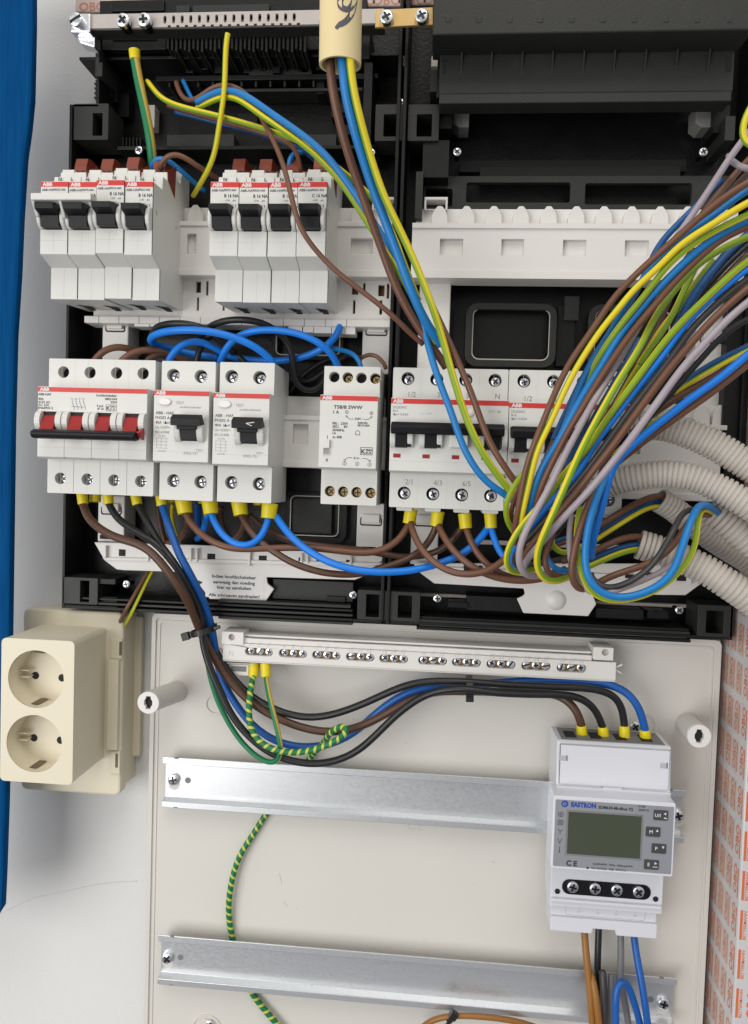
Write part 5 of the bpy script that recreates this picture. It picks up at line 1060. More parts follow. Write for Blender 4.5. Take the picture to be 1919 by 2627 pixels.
# --- big bundle: upper right
B_w = [
 ('outermost brown wire of the bundle, on its left edge', 'br', 17, [(2010, 420, 120), (1919, 468, 118), (1860, 505, 116), (1816, 540, 114), (1712, 631, 108), (1658, 679, 104), (1603, 731, 100), (1560, 783, 98), (1525, 840, 96), (1461, 933, 94), (1424, 1010, 94), (1384, 1107, 92), (1353, 1184, 90), (1337, 1257, 86), (1325, 1326, 82), (1318, 1368, 76), (1330, 1420, 66)], .2),
 ('yellow wire with green edge next to the outermost brown wire', 'yy', 17, [(2010, 480, 118), (1919, 520, 117), (1899, 531, 116), (1821, 581, 114), (1745, 627, 110), (1680, 696, 106), (1625, 740, 103), (1593, 786, 100), (1560, 822, 98), (1493, 921, 96), (1452, 994, 95), (1412, 1083, 93), (1376, 1156, 92), (1359, 1229, 88), (1343, 1300, 84), (1335, 1343, 80), (1338, 1400, 68)], .1),
 ('lime-sided yellow-green wire, third across the top of the bundle', 'yg', 16, [(2010, 505, 114), (1919, 551, 112), (1843, 586, 110), (1777, 627, 108), (1723, 670, 106), (1695, 701, 104), (1664, 746, 102), (1621, 796, 99), (1588, 838, 96), (1556, 882, 92), (1520, 945, 86), (1490, 1010, 80), (1465, 1080, 74)], .42),
 ('light blue wire above the two yellow wires at the right edge', 'bl', 16, [(2010, 445, 108), (1919, 487, 108), (1864, 530, 106), (1799, 577, 104), (1745, 612, 102), (1700, 656, 98), (1655, 706, 94), (1612, 768, 90), (1565, 850, 88), (1520, 925, 86), (1490, 990, 84), (1462, 1060, 84), (1430, 1140, 82)], .2),
 ('dark blue wire emerging left of the brown edge wire', 'dbl', 17, [(1850, 462, 70), (1799, 515, 70), (1758, 555, 70), (1712, 601, 70), (1682, 640, 70), (1662, 692, 70), (1647, 722, 72), (1603, 801, 74), (1573, 844, 76), (1540, 890, 78), (1500, 960, 78), (1460, 1040, 78), (1420, 1130, 78)], .2),
 ('bright blue wire under the lime one, running the length of the bundle', 'bl', 19, [(2010, 525, 106), (1919, 566, 106), (1864, 592, 106), (1810, 627, 105), (1766, 664, 104), (1723, 705, 102), (1669, 760, 98), (1625, 814, 95), (1582, 866, 93), (1558, 913, 92), (1516, 980, 90), (1480, 1042, 90), (1448, 1104, 88), (1424, 1150, 87), (1400, 1180, 86), (1381, 1220, 85), (1364, 1269, 82), (1357, 1312, 78), (1350, 1360, 70)], .2),
 ('brown wire under the blue, third brown from the bottom of the bundle', 'br', 18, [(2010, 540, 104), (1919, 583, 104), (1875, 599, 104), (1832, 627, 104), (1777, 677, 103), (1734, 718, 101), (1690, 770, 99), (1636, 833, 97), (1594, 889, 95), (1562, 937, 94), (1525, 994, 92), (1493, 1050, 91), (1461, 1099, 89), (1430, 1160, 88), (1409, 1199, 87), (1390, 1239, 85), (1377, 1277, 82), (1369, 1305, 78), (1360, 1360, 68)], .2),
 ('lavender wire in the middle of the bundle, ending in a tight bend at lower left', 'la', 18, [(1640, 830, 80), (1598, 909, 84), (1566, 961, 88), (1533, 1014, 92), (1509, 1055, 94), (1477, 1115, 95), (1444, 1176, 96), (1420, 1229, 96), (1392, 1281, 95), (1364, 1332, 94), (1343, 1372, 93), (1331, 1410, 92), (1328, 1442, 90), (1337, 1468, 86), (1356, 1479, 80), (1380, 1478, 70), (1420, 1470, 60)], .2),
 ('yellow wire with a green centre stripe lying on top of the bundle', 'yy', 18, [(1919, 608, 70), (1850, 640, 74), (1775, 692, 78), (1742, 730, 80), (1712, 768, 82), (1682, 807, 86), (1660, 850, 90), (1635, 901, 94), (1594, 966, 98), (1558, 1030, 102), (1525, 1091, 104), (1493, 1152, 105), (1465, 1213, 105), (1440, 1269, 104), (1416, 1322, 102), (1394, 1370, 99), (1380, 1400, 96), (1374, 1436, 93), (1377, 1464, 90), (1389, 1486, 86), (1411, 1494, 82), (1436, 1490, 76), (1460, 1480, 68), (1500, 1466, 58)], .5),
 ('yellow-green wire curving behind the lavender one to the left loop', 'yg', 17, [(2010, 600, 104), (1919, 668, 104), (1875, 703, 104), (1832, 744, 104), (1777, 797, 103), (1734, 842, 102), (1687, 901, 100), (1647, 957, 99), (1606, 1012, 98), (1566, 1063, 96), (1533, 1111, 94), (1500, 1160, 92), (1453, 1205, 90), (1419, 1252, 88), (1398, 1286, 87), (1362, 1318, 86), (1335, 1353, 85), (1311, 1389, 84), (1298, 1420, 82), (1294, 1447, 80), (1303, 1464, 76), (1325, 1470, 70), (1370, 1462, 58)], .3),
 ('vivid blue wire between the lime and the black wire', 'bl2', 18, [(2010, 628, 102), (1919, 690, 102), (1875, 723, 102), (1810, 779, 101), (1756, 833, 100), (1704, 905, 98), (1655, 966, 96), (1606, 1030, 94), (1566, 1087, 92), (1525, 1140, 90), (1494, 1199, 86), (1466, 1235, 82), (1411, 1290, 78), (1386, 1324, 76), (1360, 1352, 74), (1335, 1380, 72), (1314, 1408, 70), (1306, 1436, 66), (1330, 1458, 60)], .2),
 ('black wire of the bundle beside the vivid blue one', 'dg', 18, [(2010, 655, 99), (1919, 716, 99), (1864, 757, 99), (1810, 807, 98), (1766, 851, 98), (1728, 909, 97), (1687, 961, 96), (1639, 1022, 94), (1594, 1083, 92), (1550, 1148, 90), (1509, 1204, 86), (1466, 1256, 82), (1441, 1288, 80), (1400, 1332, 76), (1368, 1368, 74), (1335, 1400, 72), (1312, 1430, 68), (1316, 1452, 64), (1350, 1462, 56)], .2),
 ('brown wire just above the front lavender wire', 'br', 19, [(2010, 670, 104), (1919, 740, 104), (1864, 788, 104), (1810, 840, 104), (1764, 893, 104), (1708, 957, 103), (1663, 1018, 102), (1614, 1083, 101), (1566, 1152, 99), (1525, 1202, 97), (1489, 1252, 94), (1462, 1286, 90), (1432, 1320, 86), (1404, 1352, 82), (1376, 1384, 78), (1348, 1414, 74), (1338, 1440, 70)], .2),
 ('frontmost lavender wire along the lower right of the bundle', 'la', 19, [(2010, 700, 108), (1919, 775, 110), (1864, 822, 112), (1805, 885, 113), (1756, 937, 113), (1708, 1002, 113), (1655, 1075, 112), (1614, 1132, 111), (1572, 1186, 109), (1547, 1218, 107), (1504, 1269, 104), (1468, 1307, 100), (1434, 1341, 96), (1402, 1379, 90), (1369, 1413, 84), (1347, 1438, 78), (1342, 1458, 72)], .2),
 ('lavender wire slanting alone across the black enclosure at the upper right', 'la', 17, [(1990, 250, 90), (1919, 341, 88), (1871, 404, 86), (1834, 463, 84), (1793, 526, 82), (1770, 560, 82), (1735, 610, 82), (1700, 660, 80)], .2),
 ('lavender wire curling in from the right edge near the enclosure screw', 'la', 16, [(2000, 430, 80), (1919, 437, 80), (1893, 435, 80), (1879, 420, 80), (1870, 400, 76)], .2),
 ('yellow-green wire hooking into view at the upper right edge', 'yg', 17, [(1990, 200, 118), (1930, 262, 118), (1902, 321, 118), (1893, 354, 118), (1899, 374, 118), (1918, 381, 118), (1990, 384, 118)], .2),
 ('brown wire behind the slanting lavender wire', 'br', 17, [(1990, 350, 66), (1919, 410, 68), (1866, 470, 70), (1825, 520, 72), (1780, 580, 72), (1740, 640, 72)], .2),
 ('second dark brown wire tucked behind the top of the bundle', 'br2', 17, [(1990, 375, 58), (1919, 444, 60), (1880, 485, 62), (1840, 530, 64), (1790, 590, 66)], .2),
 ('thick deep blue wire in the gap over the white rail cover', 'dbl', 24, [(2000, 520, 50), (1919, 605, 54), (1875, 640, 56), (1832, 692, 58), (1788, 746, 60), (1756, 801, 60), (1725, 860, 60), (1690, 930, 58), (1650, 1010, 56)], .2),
 ('black wire behind the deep blue wire', 'bk', 17, [(2000, 560, 52), (1919, 629, 56), (1864, 681, 58), (1810, 744, 58), (1770, 800, 58), (1720, 880, 56), (1670, 970, 54)], .2),
 ('dark brown wire above the lower yellow-green wire at the right edge', 'br2', 17, [(2000, 590, 60), (1919, 650, 62), (1864, 705, 64), (1825, 748, 64), (1780, 800, 64), (1730, 870, 60), (1680, 950, 56), (1620, 1050, 54)], .2),
 ('olive-looking yellow-green wire low in the gap of the bundle', 'yg', 16, [(1830, 670, 44), (1788, 722, 48), (1734, 797, 52), (1695, 844, 56), (1660, 905, 60), (1620, 970, 62), (1580, 1040, 64)], .3),
 ('yellow-green wire inside the gap, ending above the black wire', 'yy', 16, [(1800, 655, 50), (1780, 697, 54), (1756, 740, 58), (1738, 782, 62), (1720, 815, 66), (1690, 862, 72), (1662, 900, 76), (1640, 935, 76)], .3),
 ('thin brown wire showing between the yellow-green pair and the olive wire', 'br2', 15, [(1720, 760, 40), (1690, 830, 44), (1660, 890, 50), (1620, 960, 56), (1575, 1040, 60), (1530, 1110, 60), (1480, 1190, 60)], .2),
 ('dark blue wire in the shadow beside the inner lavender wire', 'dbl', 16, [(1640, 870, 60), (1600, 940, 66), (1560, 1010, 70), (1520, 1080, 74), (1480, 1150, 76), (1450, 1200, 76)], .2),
 ('dark grey wire in the deepest layer of the bundle, seen between blue and lavender', 'dg', 16, [(1780, 640, 40), (1720, 720, 46), (1660, 810, 52), (1600, 900, 58), (1545, 990, 64), (1500, 1080, 68), (1465, 1160, 70), (1430, 1240, 70), (1395, 1320, 66)], .2),
 ('second black wire lying deep below the front lavender wire', 'bk', 16, [(1990, 790, 84), (1880, 840, 86), (1800, 920, 86), (1720, 1010, 84), (1640, 1100, 82), (1570, 1190, 80), (1500, 1280, 76), (1440, 1350, 70), (1380, 1420, 62)], .2),
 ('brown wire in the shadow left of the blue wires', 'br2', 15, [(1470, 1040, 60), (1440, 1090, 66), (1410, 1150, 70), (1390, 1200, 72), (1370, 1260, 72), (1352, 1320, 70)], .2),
]
for lab, col, wp, pts, ph in B_w: w_(lab, col, wp, pts, GB, phase=ph)
# second, lower bundle entering from the right
for lab, col, wp, pts, ph in [
 ('bright blue wire of the lower pair running in from the right edge', 'bl2', 20, [(2000, 850, 90), (1919, 907, 92), (1864, 955, 93), (1821, 988, 93), (1766, 1025, 93), (1712, 1070, 92), (1669, 1103, 92), (1625, 1142, 90), (1590, 1172, 88), (1566, 1213, 86), (1552, 1276, 84), (1536, 1330, 80), (1521, 1380, 76), (1515, 1430, 66)], .2),
 ('brown wire directly under the lower bright blue wire', 'br', 18, [(2000, 870, 86), (1919, 933, 88), (1864, 977, 89), (1810, 1020, 89), (1756, 1057, 88), (1712, 1090, 88), (1669, 1120, 86), (1630, 1150, 84), (1580, 1190, 80)], .2),
 ('yellow-green wire between the conduit mouth and the lower blue wire', 'yg', 15, [(1830, 985, 80), (1777, 1018, 80), (1734, 1047, 80), (1690, 1077, 80), (1647, 1107, 80), (1610, 1135, 78), (1575, 1170, 74)], .3),
 ('dark blue wire at the top of the group crossing the far right post', 'dbl', 16, [(2000, 845, 70), (1919, 890, 72), (1843, 925, 72), (1788, 957, 72), (1745, 988, 70), (1710, 1020, 68), (1670, 1060, 64)], .2),
 ('shaded yellow-green wire just under the dark blue one over the far right post', 'yg', 13, [(2000, 862, 74), (1919, 898, 76), (1870, 925, 76), (1820, 952, 76), (1770, 982, 74), (1730, 1010, 70)], .3),
 ('brown wire crossing the far right post between the two blue wires', 'br', 17, [(1900, 924, 70), (1864, 946, 72), (1821, 970, 72), (1766, 1001, 72), (1723, 1030, 72), (1669, 1065, 70), (1620, 1110, 66)], .2)]:
    w_(lab, col, wp, pts, 'lower wires entering from the right edge', phase=ph)
# --- bottom loops
for lab, col, wp, pts, ph in [
 ('big blue wire loop sweeping round to the conduit mouth at lower right', 'bl', 19.5, [(1575, 1180, 80), (1562, 1205, 84), (1550, 1235, 88), (1532, 1277, 91), (1515, 1330, 92), (1504, 1383, 92), (1499, 1436, 92), (1506, 1485, 92), (1525, 1514, 92), (1551, 1530, 92), (1589, 1535, 92), (1639, 1525, 92), (1693, 1501, 92), (1724, 1474, 92), (1739, 1444, 92), (1747, 1413, 92), (1762, 1370, 90), (1775, 1333, 86), (1786, 1306, 82), (1800, 1294, 74), (1825, 1301, 62), (1846, 1320, 52)], .2),
 ('brown wire descending beside the big blue loop', 'br', 18, [(1560, 1170, 74), (1543, 1215, 78), (1526, 1266, 84), (1504, 1312, 88), (1487, 1362, 89), (1471, 1421, 89), (1464, 1462, 88), (1465, 1497, 86), (1476, 1514, 84), (1500, 1516, 80), (1528, 1497, 74), (1573, 1474, 70), (1639, 1455, 70), (1693, 1432, 72), (1732, 1397, 74), (1756, 1359, 74), (1775, 1330, 70), (1800, 1318, 62), (1830, 1322, 50)], .2),
 ('grey-lavender wire between the descending brown and yellow-green wires', 'la', 15, [(1475, 1290, 70), (1462, 1341, 76), (1458, 1394, 78), (1461, 1436, 80), (1475, 1480, 82), (1494, 1510, 82), (1520, 1529, 82), (1568, 1520, 80), (1613, 1503, 78), (1666, 1482, 76), (1712, 1458, 72), (1745, 1430, 66)], .2),
 ('yellow-green wire bending under the big blue loop', 'yg', 15, [(1495, 1275, 72), (1485, 1310, 76), (1478, 1362, 80), (1482, 1425, 84), (1490, 1468, 85), (1505, 1508, 86), (1528, 1532, 86), (1570, 1542, 85), (1640, 1533, 84), (1700, 1506, 82), (1735, 1473, 82), (1759, 1452, 82), (1778, 1421, 80), (1787, 1386, 78), (1789, 1346, 76), (1795, 1310, 70), (1812, 1306, 62), (1838, 1322, 50)], .3),
 ('dark grey wire crossing over the lowest conduit to the right', 'dg', 16, [(1515, 1470, 74), (1520, 1500, 76), (1545, 1514, 78), (1580, 1510, 80), (1626, 1487, 82), (1666, 1460, 84), (1687, 1434, 85), (1709, 1397, 86), (1730, 1359, 84), (1746, 1325, 76), (1762, 1309, 66), (1790, 1306, 56), (1820, 1320, 48)], .2),
 ('brown wire going up into the short corrugated conduit', 'br', 17, [(1500, 1372, 46), (1538, 1349, 44), (1586, 1317, 40), (1639, 1288, 34), (1690, 1268, 28), (1720, 1290, 20)], .2),
 ('blue wire going up into the short corrugated conduit', 'dbl', 13, [(1500, 1392, 42), (1533, 1367, 40), (1600, 1327, 36), (1650, 1300, 32), (1690, 1284, 24), (1720, 1296, 20)], .2),
 ('yellow-green wire going up into the short corrugated conduit', 'yg', 13, [(1490, 1420, 44), (1520, 1391, 44), (1573, 1357, 42), (1626, 1322, 38), (1671, 1299, 32), (1710, 1300, 22)], .3),
 ('brown wire entering the mouth of the lowest corrugated conduit', 'br', 17, [(1440, 1440, 50), (1480, 1432, 52), (1512, 1422, 52), (1560, 1397, 50), (1608, 1378, 48), (1655, 1378, 42), (1700, 1396, 40)], .2),
 ('dark blue wire entering the mouth of the lowest corrugated conduit', 'dbl', 15, [(1440, 1470, 44), (1500, 1444, 46), (1540, 1424, 46), (1586, 1405, 45), (1650, 1394, 42), (1700, 1402, 38)], .2),
 ('yellow-green wire entering the mouth of the lowest corrugated conduit', 'yg', 15, [(1430, 1486, 50), (1470, 1470, 52), (1512, 1453, 52), (1560, 1431, 50), (1613, 1411, 48), (1655, 1408, 42), (1700, 1416, 38)], .4),
 ('short brown wire bend inside the bottom of the bundle', 'br', 16, [(1430, 1340, 66), (1417, 1375, 70), (1398, 1415, 74), (1392, 1445, 76), (1398, 1470, 76), (1419, 1484, 74), (1451, 1480, 68), (1500, 1465, 58)], .2),
 ('short pale blue bend inside the bottom of the bundle', 'bl', 15, [(1404, 1420, 60), (1405, 1442, 62), (1412, 1458, 64), (1432, 1470, 64), (1460, 1464, 60), (1500, 1448, 52)], .2),
 ('short yellow-green bend inside the bottom of the bundle', 'yg', 15, [(1416, 1385, 60), (1417, 1412, 64), (1434, 1424, 64), (1456, 1420, 60), (1500, 1400, 50)], .3),
 ('dark grey wire crossing deep inside the bottom of the bundle', 'dg', 16, [(1330, 1450, 48), (1390, 1446, 50), (1430, 1436, 50), (1470, 1426, 48), (1520, 1410, 44)], .2),
 ('thin pale blue wire deep between the lavender and brown wires', 'dbl', 11, [(1400, 1400, 44), (1424, 1386, 44), (1460, 1376, 42), (1510, 1368, 40)], .2),
 ('thin brown wire deep between the lavender and brown wires', 'br', 14, [(1395, 1415, 42), (1430, 1396, 44), (1460, 1386, 42), (1520, 1372, 38)], .2),
 ('yellow-green loop at the left end of the bundle, over the breaker screw', 'yg', 15, [(1370, 1180, 78), (1337, 1222, 80), (1309, 1260, 80), (1297, 1288, 78), (1292, 1315, 76), (1297, 1336, 74), (1308, 1352, 70), (1330, 1380, 62)], .3),
 ('brown loop inside the yellow-green loop at the left end of the bundle', 'br', 14, [(1345, 1230, 70), (1326, 1262, 72), (1312, 1296, 72), (1305, 1326, 70), (1307, 1349, 68), (1318, 1368, 64), (1340, 1400, 56)], .2)]:
    w_(lab, col, wp, pts, 'looping wires at the bottom of the bundle', phase=ph)

# --- cable loops above row 2
for lab, col, wp, pts in [
 ('left black cable arch lying on the blue loop', 'bk', 18, [(392, 880, 4), (388, 852, 10), (409, 835, 18), (463, 829, 24), (504, 834, 24), (540, 848, 20), (570, 870, 12), (600, 905, 4)]),
 ('second black cable arch curving down into the gap', 'bk', 17, [(515, 862, 8), (529, 843, 14), (566, 825, 20), (615, 820, 22), (669, 827, 20), (706, 845, 14), (732, 868, 10), (748, 895, 8), (755, 936, 6), (751, 978, 2), (772, 1000, 0), (798, 1008, -2), (826, 990, -4), (836, 962, -6)]),
 ('black cable dropping behind the middle of the blue loop', 'bk', 16, [(560, 850, 2), (525, 868, 6), (510, 895, 8), (503, 925, 8), (500, 970, 6)]),
 ('black cable slanting behind the second residual switch', 'bk', 16, [(540, 855, -4), (570, 878, -2), (600, 902, 0), (626, 926, 2), (650, 960, 0)]),
 ('black cable crossing low in the gap beside the transformer', 'bk', 15, [(745, 960, -14), (790, 985, -12), (830, 950, -12), (870, 925, -14), (900, 900, -18)]),
 ('black cable running up to the transformer from the gap', 'bk', 14, [(740, 1010, -18), (780, 960, -16), (830, 925, -16), (890, 912, -18), (950, 916, -20)])]:
    w_(lab, col, wp, pts, GL)
for lab, col, wp, pts in [
 ('long flat blue cable loop above the residual current switches', 'bl2', 19, [(705, 940, 22), (697, 922, 26), (673, 901, 30), (628, 876, 34), (586, 861, 36), (537, 850, 38), (484, 846, 38), (430, 849, 34), (398, 857, 28), (384, 869, 20), (392, 882, 10), (430, 892, 0), (480, 905, -6), (560, 918, -8)]),
 ('blue cable arch rising between the black cables over the first residual switch', 'bl2', 18, [(431, 935, 16), (436, 914, 18), (450, 893, 18), (474, 878, 16), (506, 873, 12), (537, 881, 8), (565, 903, 4), (600, 918, 0), (660, 924, -2), (710, 926, 0), (772, 918, 2), (821, 899, 6), (855, 876, 8), (868, 855, 6), (872, 838, 0)]),
 ('blue cable arch ending in the top of the bell transformer', 'bl2', 18, [(562, 940, 14), (570, 912, 18), (586, 884, 22), (614, 860, 26), (650, 848, 28), (710, 846, 28), (772, 857, 28), (825, 882, 26), (854, 911, 22), (867, 942, 14)]),
 ('thin pale blue wire entering the top of the bell transformer', 'bl', 12, [(840, 888, -4), (870, 898, 2), (898, 901, 8), (917, 911, 12), (925, 926, 14), (927, 946, 12)]),
 ('thin brown wire entering the top of the bell transformer at its right', 'br', 11, [(920, 925, 4), (930, 912, 8), (949, 905, 12), (973, 909, 14), (985, 925, 14), (991, 946, 12)]),
 ('brown cable arch over the left end of the main switch', 'br', 18, [(240, 935, 16), (247, 914, 18), (267, 895, 18), (297, 886, 16), (329, 891, 12), (360, 908, 4)]),
 ('brown cable lying across the top of the main switch', 'br', 18, [(308, 935, 18), (316, 916, 20), (334, 902, 20), (366, 896, 18), (400, 897, 14), (440, 912, 6), (480, 930, 0)]),
 ('short brown cable stub over the right end of the main switch', 'br2', 17, [(375, 935, 16), (378, 914, 18), (392, 902, 18), (420, 908, 12), (450, 925, 4)])]:
    w_(lab, col, wp, pts, GL)

# --- supply cables
w_('thick brown cable from the first terminal of the main switch down to the meter', 'br2', 21, [(213, 1287, 16), (217, 1308, 18), (230, 1332, 24), (259, 1358, 30), (300, 1380, 34), (354, 1395, 38), (390, 1418, 40), (422, 1457, 40), (455, 1501, 38), (485, 1550, 32), (502, 1590, 24), (514, 1620, 18), (536, 1660, 12), (563, 1710, 10), (604, 1764, 10), (649, 1806, 10), (705, 1839, 10), (780, 1868, 10), (855, 1878, 10), (930, 1862, 10), (1000, 1826, 10), (1055, 1794, 10), (1110, 1776, 6), (1200, 1774, 2), (1340, 1778, 2), (1420, 1779, 4), (1455, 1792, 8), (1478, 1816, 10), (1489, 1845, 10), (1491, 1867, 8)], GS, fer0=(28, 8.5, 8), fer1=(27, 8, 7))
w_('black cable from the second terminal of the main switch, uppermost in the sag', 'bk', 19, [(280, 1288, 14), (284, 1305, 16), (297, 1326, 18), (322, 1348, 22), (362, 1370, 26), (398, 1394, 28), (432, 1430, 28), (460, 1466, 26), (490, 1512, 22), (515, 1560, 16), (532, 1605, 10), (545, 1650, 6), (572, 1702, 6), (600, 1742, 6), (640, 1784, 7), (690, 1814, 8), (743, 1834, 9), (799, 1842, 10), (858, 1833, 11), (930, 1807, 12), (1005, 1772, 13), (1060, 1752, 14), (1110, 1747, 14), (1191, 1748, 15), (1297, 1756, 15), (1424, 1762, 14), (1510, 1766, 14), (1568, 1780, 12), (1593, 1806, 10), (1600, 1840, 8), (1602, 1870, 8)], GS, fer0=(28, 8.5, 8), fer1=(27, 8, 7))
w_('black cable from the third terminal of the main switch, lowest in the sag', 'bk', 19, [(351, 1290, 12), (360, 1306, 14), (382, 1347, 20), (404, 1388, 24), (437, 1428, 30), (465, 1470, 30), (492, 1518, 26), (512, 1565, 22), (520, 1600, 20), (516, 1630, 18), (524, 1668, 18), (537, 1712, 18), (563, 1770, 18), (593, 1832, 18), (630, 1880, 18), (690, 1930, 18), (761, 1956, 18), (837, 1958, 18), (912, 1930, 18), (968, 1882, 18), (1024, 1828, 18), (1093, 1781, 18), (1140, 1769, 20), (1190, 1766, 22), (1254, 1776, 22), (1360, 1782, 20), (1440, 1783, 18), (1482, 1788, 16), (1515, 1805, 12), (1536, 1834, 10), (1545, 1862, 8), (1547, 1872, 8)], GS, fer0=(28, 8.5, 8), fer1=(27, 8, 7))
w_('blue cable from the last main switch terminal round to the right of the meter', 'bl3', 20, [(415, 1292, 12), (420, 1306, 14), (429, 1334, 18), (445, 1381, 24), (460, 1424, 28), (482, 1462, 28), (507, 1511, 24), (527, 1558, 18), (541, 1600, 12), (550, 1650, 8), (560, 1710, 4), (575, 1757, 3), (606, 1809, 3), (641, 1855, 3), (690, 1893, 3), (743, 1912, 3), (799, 1916, 3), (866, 1902, 4), (923, 1868, 5), (968, 1827, 6), (1024, 1787, 8), (1085, 1764, 8), (1190, 1760, 6), (1297, 1751, 4), (1381, 1746, 4), (1508, 1749, 6), (1580, 1760, 8), (1624, 1788, 10), (1646, 1832, 10), (1655, 1866, 8), (1656, 1880, 8)], GS, fer0=(28, 8.5, 8), fer1=(28, 8, 7))
w_('green and yellow earth wire folded back sharply just above the upper steel rail', 'gy', 14, [(683, 1729, 6), (684, 1745, 10), (690, 1780, 16), (701, 1830, 22), (713, 1875, 25), (720, 1920, 26), (721, 1946, 24), (707, 1961, 22), (684, 1958, 20), (641, 1928, 14), (604, 1883, 10), (574, 1830, 6), (552, 1778, 2), (541, 1740, 0), (531, 1690, -2), (530, 1640, -2)], 'earth wires of the terminal strip', fer0=(27, 8, 7), phase=.28)
w_('green wire with spiral yellow stripes looping from the terminal strip down behind the rails', 'sp', 16, [(651, 1729, 4), (650, 1745, 8), (641, 1772, 14), (638, 1819, 18), (641, 1872, 22), (668, 1908, 26), (705, 1925, 28), (750, 1931, 28), (799, 1926, 28), (848, 1907, 28), (885, 1889, 28), (903, 1870, 27), (898, 1857, 26), (876, 1856, 24), (850, 1876, 22), (829, 1906, 10), (806, 1930, -4), (786, 1956, -10.4), (745, 2010, -10.4), (712, 2054, -10), (684, 2087, -10), (649, 2142, -9), (616, 2191, -8), (597, 2245, -8), (587, 2305, -8), (587, 2354, -9), (597, 2409, -11), (612, 2470, -11), (643, 2545, -10), (676, 2588, -9), (714, 2632, -9), (760, 2690, -9)], 'earth wires of the terminal strip', fer0=(27, 8, 7))

# --- jumpers below row 2
J = [
 ('brown jumper cable dropping right from the first double sleeve', 'br', 18, [(474, 1313, 16), (488, 1343, 20), (518, 1373, 24), (559, 1397, 28), (600, 1408, 28), (667, 1407, 26), (750, 1405, 24), (816, 1407, 24), (883, 1415, 24), (940, 1420, 22), (983, 1412, 22), (1023, 1387, 22), (1043, 1362, 20), (1049, 1340, 18)], (41, 8.5, 8.5), (33, 8.5, 8.5)),
 ('brown jumper cable bending left from the first double sleeve', 'br', 16, [(487, 1313, 12), (484, 1340, 10), (474, 1368, 6), (456, 1388, 0), (430, 1392, -6)], None, None),
 ('short blue jumper loop between the two residual current switches', 'bl2', 18, [(542, 1315, 18), (553, 1347, 22), (572, 1376, 26), (600, 1397, 28), (625, 1405, 29), (657, 1394, 28), (680, 1361, 24), (688, 1326, 20)], (41, 8.5, 8.5), (41, 8.5, 8.5)),
 ('blue cable stub bending left behind the blue sleeve', 'bl2', 17, [(532, 1318, 12), (528, 1345, 8), (518, 1370, 2), (506, 1382, -6)], None, None),
 ('brown jumper cable sagging lowest from the second residual switch to the right breaker', 'br2', 18, [(618, 1318, 16), (624, 1335, 18), (638, 1359, 22), (660, 1384, 24), (700, 1414, 26), (750, 1444, 28), (816, 1466, 28), (883, 1474, 28), (940, 1470, 26), (983, 1457, 24), (1033, 1440, 22), (1069, 1422, 20), (1100, 1394, 18), (1115, 1362, 18), (1118, 1346, 18)], (40, 8.5, 8.5), (33, 8.5, 8.5)),
 ('brown jumper cable tucked behind the sleeves of the second residual switch', 'br2', 17, [(640, 1320, 8), (652, 1334, 8), (684, 1359, 8), (733, 1384, 8), (816, 1399, 8), (900, 1407, 8), (960, 1416, 8), (1009, 1426, 8), (1069, 1429, 8), (1110, 1420, 10), (1150, 1400, 12), (1176, 1365, 14), (1186, 1350, 16)], None, None),
 ('brown cable stub bending left under the second residual switch', 'br', 16, [(630, 1318, 10), (626, 1350, 8), (614, 1376, 6), (590, 1388, 0)], None, None),
 ('long blue jumper cable sagging across to the right breaker', 'bl2', 19, [(708, 1325, 18), (726, 1353, 24), (756, 1387, 28), (800, 1420, 32), (850, 1446, 34), (900, 1460, 34), (966, 1468, 34), (1033, 1466, 32), (1080, 1459, 30), (1133, 1443, 26), (1183, 1423, 24), (1216, 1397, 22), (1243, 1370, 20), (1252, 1350, 18)], None, None),
 ('brown jumper cable looping right from the first sleeve of the right breaker', 'br', 18, [(1054, 1342, 20), (1063, 1377, 26), (1083, 1413, 32), (1117, 1448, 36), (1156, 1469, 38), (1200, 1475, 40), (1250, 1466, 40), (1288, 1442, 40), (1320, 1410, 38), (1350, 1370, 30)], None, None),
 ('brown jumper cable looping right from the second sleeve of the right breaker', 'br', 18, [(1124, 1348, 20), (1143, 1387, 26), (1173, 1423, 30), (1210, 1453, 34), (1255, 1476, 34), (1300, 1487, 34), (1350, 1490, 34), (1400, 1482, 30), (1450, 1460, 24)], None, None),
 ('brown jumper cable looping right from the third sleeve of the right breaker', 'br', 17, [(1195, 1352, 20), (1206, 1390, 24), (1226, 1426, 26), (1253, 1453, 28), (1283, 1474, 28), (1333, 1488, 26), (1380, 1486, 24), (1430, 1470, 18)], (33, 8.5, 8.5), None),
 ('blue jumper cable looping right from the last sleeve of the right breaker', 'bl2', 17, [(1260, 1352, 20), (1270, 1393, 24), (1286, 1423, 28), (1310, 1450, 30), (1350, 1462, 26)], (31, 8.5, 8.5), None),
 ('thin brown wire dropping behind the main switch supply cables', 'br2', 15, [(405, 1300, -4), (412, 1350, -6), (424, 1392, -8), (440, 1430, -10)], None, None),
 ('yellow-green wire hanging behind the first residual switch', 'yg', 11, [(443, 1296, 0), (440, 1330, -8), (446, 1360, -12), (462, 1398, -14)], None, None),
 ('deep blue cable hanging behind the sleeves of the residual switches', 'bl3', 18, [(508, 1290, 0), (506, 1330, -4), (508, 1360, -8), (514, 1386, -10)], None, None),
 ('brown cable hanging behind the blue jumper under the first residual switch', 'br2', 16, [(566, 1300, 0), (562, 1335, -4), (576, 1370, -8), (600, 1392, -10)], None, None)]
for lab, col, wp, pts, f0, f1 in J: w_(lab, col, wp, pts, GJ, fer0=f0, fer1=f1)
